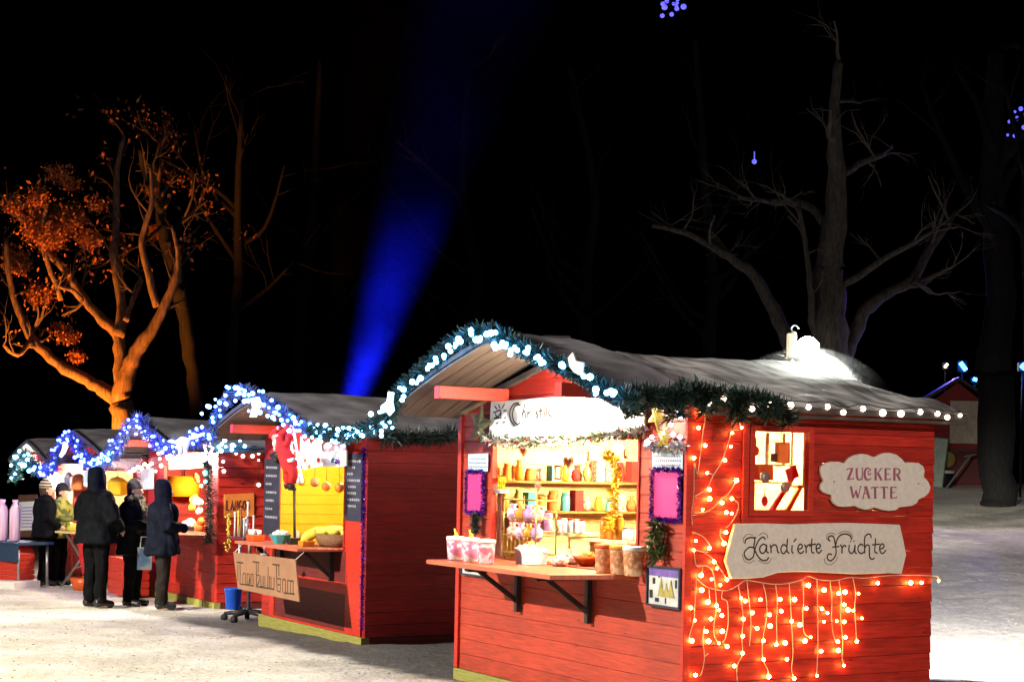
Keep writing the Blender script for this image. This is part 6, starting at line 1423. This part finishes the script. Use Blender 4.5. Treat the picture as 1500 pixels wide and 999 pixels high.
c = hp_(1388, 673, hd-.5); T = Matrix.Translation(c); g = G(T @ Matrix.Rotation(rad(90), 4, 'X')); g.lathe([(.05, -.02), (.18, -.015), (.2, 0), (.18, .015), (.05, .02)], n=18); g.build('round_plaque', mat('dull_gold', (0.30, 0.22, 0.05), .5), None, label='dull gold round plaque on the front of the hut', cat='plaque')
p0 = hp_(1371, 640, hd-1.2); T = Matrix.Translation((p0.x, hd-1.2, gz(p0.x, hd-1.2))); t = thing('leaning_board', 'pale green edged notice board leaning beside the hut', 'notice board', T)
h_ = p0.z - T.translation.z
g = G(T @ Matrix.Rotation(rad(6), 4, 'Y')); g.box(-.16, .16, -.02, .02, .0, h_); g.build('board', mat('pale_green_paper', (0.45, 0.55, 0.45), .6), t, .01)
g = G(T @ Matrix.Rotation(rad(6), 4, 'Y')); trim_rect(g, -.16, .16, 0.02, h_-.02, .02, -.03, .03); g.build('frame', mat('green_frame', (0.05, 0.16, 0.08), .5), t)
a, b_ = hp_(1421, 668, hd-1.5), hp_(1386, 716, hd-1.5); g = G(); b_.z = gz(b_.x, hd-1.5)
g.tube([a, b_], .025, 8); d = (a-b_).normalized(); g.tube([a+Vector((-.14, 0, -.02)), a+Vector((.14, 0, .05))], .02, 6); g.build('snow_pusher', mat('grey_wood', (0.22, 0.20, 0.18), .7), None, label='long grey pole leaning on the snow before the hut', cat='pole')
# small snowy heap line and dark benches by the hut
for i, (x, y, w, lab) in enumerate(((1376, 696, .35, 'dark bin with a snowy lid left of the leaning pole'), (1373, 660, .22, 'small dark stove with a pale top in front of the hut'))):
    q = hp_(x, y, hd-.8); zb = gz(q.x, hd-.8); T = Matrix.Translation((q.x, hd-.8, zb)); t = thing('bin' if i == 0 else 'stove', lab, 'bin' if i == 0 else 'stove', T)
    hh = q.z+.05-zb; g = G(T); g.lathe([(w*.8, 0), (w, .05), (w, hh*.95), (w*.9, hh)], n=14); g.build('drum', black_p, t)
    g = G(T); g.lathe([(w*1.02, hh), (w*1.0, hh+.05), (.02, hh+.09)], n=14); g.build('lid', icing, t)
# blue floodlights on and by the hut
def tube_light(a, b_, r, m, lab, d):
    A, B = at(*a, d), at(*b_, d); T = Matrix.Translation((A+B)/2); t = thing('tube_light', lab, 'lamp', T, 'blue and white tube lights around the hut')
    g = G(); g.tube([A, B], r, 8); g.build('tube', m, t)
    g = G(); o = Vector((0, .1, .02)); g.box(min(A.x, B.x)-.05, max(A.x, B.x)+.05, d+.06, d+.16, min(A.z, B.z)-.05, max(A.z, B.z)+.05)
    C_ = (A+B)/2; g.tube([(C_.x, d+.11, min(A.z, B.z)-.05), (C_.x, d+.11, gz(C_.x, d))], .025, 6); g.build('housing', black_p, t)
g_bt = glow('blue_tube', (0.02, 0.16, 1.0), 26)
tube_light((1407,531), (1415,542), .055, g_bt, 'slanting bright blue tube lamp above the hut roof', hd+2.6)
tube_light((1426,555), (1433,557), .045, g_bt, 'short blue tube lamp at the right roof edge of the hut', hd+2.6)
tube_light((1384,538), (1388,533), .03, g_warm, 'tiny white tube lamp left of the blue one above the hut', hd+2.6)
tube_light((1497,534), (1504,540), .07, g_bt, 'blue lamp cut by the right picture edge', 36)

# ================================================================== SMOKE, LIGHTS, SKY, CAMERA
def volume(name, dens, col=(1, 1, 1), aniso=0.2):
    m = bpy.data.materials.new(name); m.use_nodes = True; nt = m.node_tree
    nt.nodes.remove(nt.nodes['Principled BSDF']); v = nt.nodes.new('ShaderNodeVolumePrincipled')
    v.inputs['Color'].default_value = (*col, 1); v.inputs['Density'].default_value = dens; v.inputs['Anisotropy'].default_value = aniso
    nt.links.new(v.outputs[0], nt.nodes['Material Output'].inputs['Volume']); return m, nt, v
BA = at(489, 675, 31.0)
bdir = Vector((math.sin(rad(16.8)), 0.0, math.cos(rad(16.8)))).normalized()
m, nt, v = volume('drifting_smoke', 0.02)
tcn = nt.nodes.new('ShaderNodeTexCoord'); nz = nt.nodes.new('ShaderNodeTexNoise'); nz.inputs['Scale'].default_value = 0.6; nz.inputs['Detail'].default_value = 4
cr = nt.nodes.new('ShaderNodeMapRange'); cr.inputs['From Min'].default_value = 0.34; cr.inputs['From Max'].default_value = 0.68; cr.inputs['To Min'].default_value = 0.005; cr.inputs['To Max'].default_value = 0.042
nt.links.new(tcn.outputs['Object'], nz.inputs['Vector']); nt.links.new(nz.outputs['Fac'], cr.inputs['Value'])
sxz = nt.nodes.new('ShaderNodeSeparateXYZ'); nt.links.new(tcn.outputs['Object'], sxz.inputs[0])
fz = nt.nodes.new('ShaderNodeMapRange'); fz.interpolation_type = 'SMOOTHSTEP'; fz.inputs['From Min'].default_value = 2.0; fz.inputs['From Max'].default_value = 7.2; fz.inputs['To Min'].default_value = 1; fz.inputs['To Max'].default_value = 0.02
nt.links.new(sxz.outputs[2], fz.inputs['Value'])
mu = nt.nodes.new('ShaderNodeMath'); mu.operation = 'MULTIPLY'; nt.links.new(cr.outputs[0], mu.inputs[0]); nt.links.new(fz.outputs[0], mu.inputs[1])
nt.links.new(mu.outputs[0], v.inputs['Density'])
g = G(); k = bdir.x/bdir.z; z0, z1 = BA.z+0.15, 12.0
def sq(z, a):
    c = BA + bdir*((z-BA.z)/bdir.z); return [(c.x-a, c.y-a, z), (c.x+a, c.y-a, z), (c.x+a, c.y+a, z), (c.x-a, c.y+a, z)]
g.hexa(sq(z0, 0.35) + sq(z1, 3.0))
o = g.build('smoke', m, None, label='thin smoke drifting behind the second stall, lit by the blue beam', kind='stuff')
T = Matrix.Translation(BA); t = thing('beam_projector', 'black projector on the ground behind the second stall throwing a blue beam', 'spotlight', Matrix.Translation((BA.x, BA.y, gz(BA.x, BA.y))))
g = G(); p1 = BA - bdir*0.28; p2 = BA - bdir*0.04
g.tube([p1, p2], [0.10, 0.12], 14); g.build('housing', black_p, t)
g = G(); zz = gz(BA.x, BA.y); g.tube([p1, (p1.x, p1.y, zz+.02)], .03, 8)
for k in range(3): a = k*2.09; g.tube([(p1.x, p1.y, zz+.6), (p1.x+.45*math.cos(a), p1.y+.45*math.sin(a), zz)], .018, 6)
g.build('stand', black_p, t)
lamp_point('blue_beam', BA, 85000, (0.006, 0.012, 1.0), 0.12, 'SPOT', BA+bdir*5, 20, 1.0)
m, nt, v = volume('lamp_halo_steam', 0.0)  # steam puff added to give the floodlight its halo
tcn = nt.nodes.new('ShaderNodeTexCoord'); ln = nt.nodes.new('ShaderNodeVectorMath'); ln.operation = 'LENGTH'; nt.links.new(tcn.outputs['Object'], ln.inputs[0])
mr = nt.nodes.new('ShaderNodeMapRange'); mr.interpolation_type = 'SMOOTHERSTEP'; mr.inputs['From Min'].default_value = 0.05; mr.inputs['From Max'].default_value = 0.85; mr.inputs['To Min'].default_value = 0.17; mr.inputs['To Max'].default_value = 0.0
nt.links.new(ln.outputs['Value'], mr.inputs['Value']); nt.links.new(mr.outputs[0], v.inputs['Density'])
g = G(); g.ball((0, 0, 0), 0.9, 24, k=14); o = g.build('smoke', m, None, label='added puff of thin steam shaped as the halo round the ridge floodlight', kind='stuff')
o.data.transform(Matrix.Translation((0, 0, -0.9))); o.location = FLD

lamp_point('floodlight_lamp', FLD+Vector((0.0, -0.0, 0.0)), 150, (0.88, 1.0, 0.86), 0.115)
lamp_point('floodlight_throw', FLD+Vector((0.09, 0.16, 0.0)), 24000, (1.0, 0.95, 0.88), 0.06, 'SPOT', Vector((4.6, 17.7, 0.0)), 76, 0.6)
lamp_point('hood_work_light', HL, 650, (1.0, 0.86, 0.62), 0.09)
for k, (x, y) in enumerate(FL): lamp_point('stall_bulb', FA.w((x, y, 1.99)), (240, 520, 620)[k], (1.0, 0.72, 0.34), 0.055)
lamp_point('left_floodlight', (-11.5, 15.0, 5.6), 6500, (1.0, 0.92, 0.76), 0.12, 'SPOT', (-7.2, 23.5, -0.2), 52, 0.4)
# the fair's own floodlights stand outside the frame, left of and right behind the camera
lamp_point('left_floodlight', (-13.0, 10.6, 6.6), 16000, (1.0, 0.90, 0.76), 0.12, 'SPOT', (-2.2, 15.0, -0.2), 66, 0.25)
lamp_point('right_floodlight', (6.4, 2.6, 5.2), 2500, (1.0, 0.84, 0.74), 0.15, 'SPOT', (2.2, 11.9, 1.0), 31, 0.6)
def ceiling_lamp(F, x, y, z, e, col, lab):
    p = F.w((x, y, z)); t = thing('ceiling_bulb', lab, 'lamp', Matrix.Translation(p))
    g = G(Matrix.Translation(p)); g.ball((0, 0, 0), 0.045, 10); g.build('bulb', g_core, t)
    g = G(Matrix.Translation(p)); g.tube([(0, 0, .07), (0, 0, .2)], .02, 8); g.build('socket', black_p, t)
    lamp_point('stall_bulb', p, e, col, 0.06)
ceiling_lamp(FB, 1.4, 0.6, 1.99, 260, (1.0, 0.86, 0.55), 'bare bulb under the ceiling of the second stall')
ceiling_lamp(FB, 1.4, -0.30, 2.06, 34, (1.0, 0.88, 0.75), 'bare bulb under the hood of the second stall')
ceiling_lamp(FC, 1.7, 0.5, 1.90, 380, (1.0, 0.75, 0.45), 'bare bulb inside the third stall')
ceiling_lamp(FC, 1.9, -0.32, 2.02, 260, (1.0, 0.85, 0.70), 'bare bulb under the hood of the third stall')
ceiling_lamp(FD, 1.5, 0.4, 1.86, 420, (1.0, 0.80, 0.55), 'bare bulb inside the fourth stall')
ceiling_lamp(FE, 1.2, 0.4, 1.80, 420, (1.0, 0.86, 0.75), 'bare bulb inside the farthest stall')
ceiling_lamp(FE, 1.2, -0.4, 1.90, 520, (1.0, 0.86, 0.84), 'bare bulb under the hood of the farthest stall')
op = Vector((-8.9, 30.4, 0.3))
lamp_point('orange_uplight', op, 6500, (1.0, 0.25, 0.022), 0.12, 'SPOT', at(130, 440, 32), 84, 0.5)
lamp_point('blue_uplight', at(1450, 560, 30), 500, (0.12, 0.2, 1.0), 0.1, 'SPOT', at(1375, 345, 22), 40, 0.6)

lamp_point('violet_floodlight', (17.0, 29.0, 9.5), 3200, (0.72, 0.50, 1.0), 0.15, 'SPOT', (7.0, 25.5, 0.4), 48, 0.6)
lamp_point('blue_tube_glow', at(1413, 540, 41.5), 4000, (0.14, 0.10, 1.0), 0.15, 'SPOT', (8.5, 29, 0.6), 80, 0.8)
lamp_point('hut_front_fill', at(1386, 536, 37.5)+Vector((0.6, -0.6, 0)), 22, (1.0, 0.85, 0.7), 0.1)  # unseen fill lamp added to brighten the hut front
w = bpy.data.worlds.new('World'); SC.world = w; w.use_nodes = True
bg = w.node_tree.nodes['Background']; sk = w.node_tree.nodes.new('ShaderNodeTexSky'); sk.sky_type = 'NISHITA'; sk.sun_disc = False
sk.sun_elevation = rad(-4); sk.sun_rotation = rad(200); w.node_tree.links.new(sk.outputs[0], bg.inputs['Color']); bg.inputs['Strength'].default_value = 0.004

cam = bpy.data.cameras.new('camera'); co_ = bpy.data.objects.new('camera', cam); COL.objects.link(co_)
cam.sensor_width = 36; cam.lens = 36*FPX/1500.0; cam.clip_start = 0.05; cam.clip_end = 600
cam.shift_y = 187.0/1500; cam.shift_x = 3.8/1500
co_.matrix_world = Matrix.Translation((0, 0, EYE)) @ Matrix.Rotation(rad(90), 4, 'X') @ Matrix.Rotation(TH, 4, 'Z')
SC.camera = co_
SC.view_settings.view_transform = 'Standard'; SC.view_settings.look = 'None'; SC.view_settings.exposure = 0; SC.view_settings.gamma = 1
SC.cycles.use_denoising = True; SC.cycles.denoiser = 'OPENIMAGEDENOISE'
SC.cycles.max_bounces = 5; SC.cycles.diffuse_bounces = 3; SC.cycles.transmission_bounces = 4; SC.cycles.volume_bounces = 0
SC.cycles.sample_clamp_indirect = 3.0; SC.cycles.use_light_tree = True
SC.cycles.volume_step_rate = 2.0
SC.cycles.caustics_reflective = False; SC.cycles.caustics_refractive = False
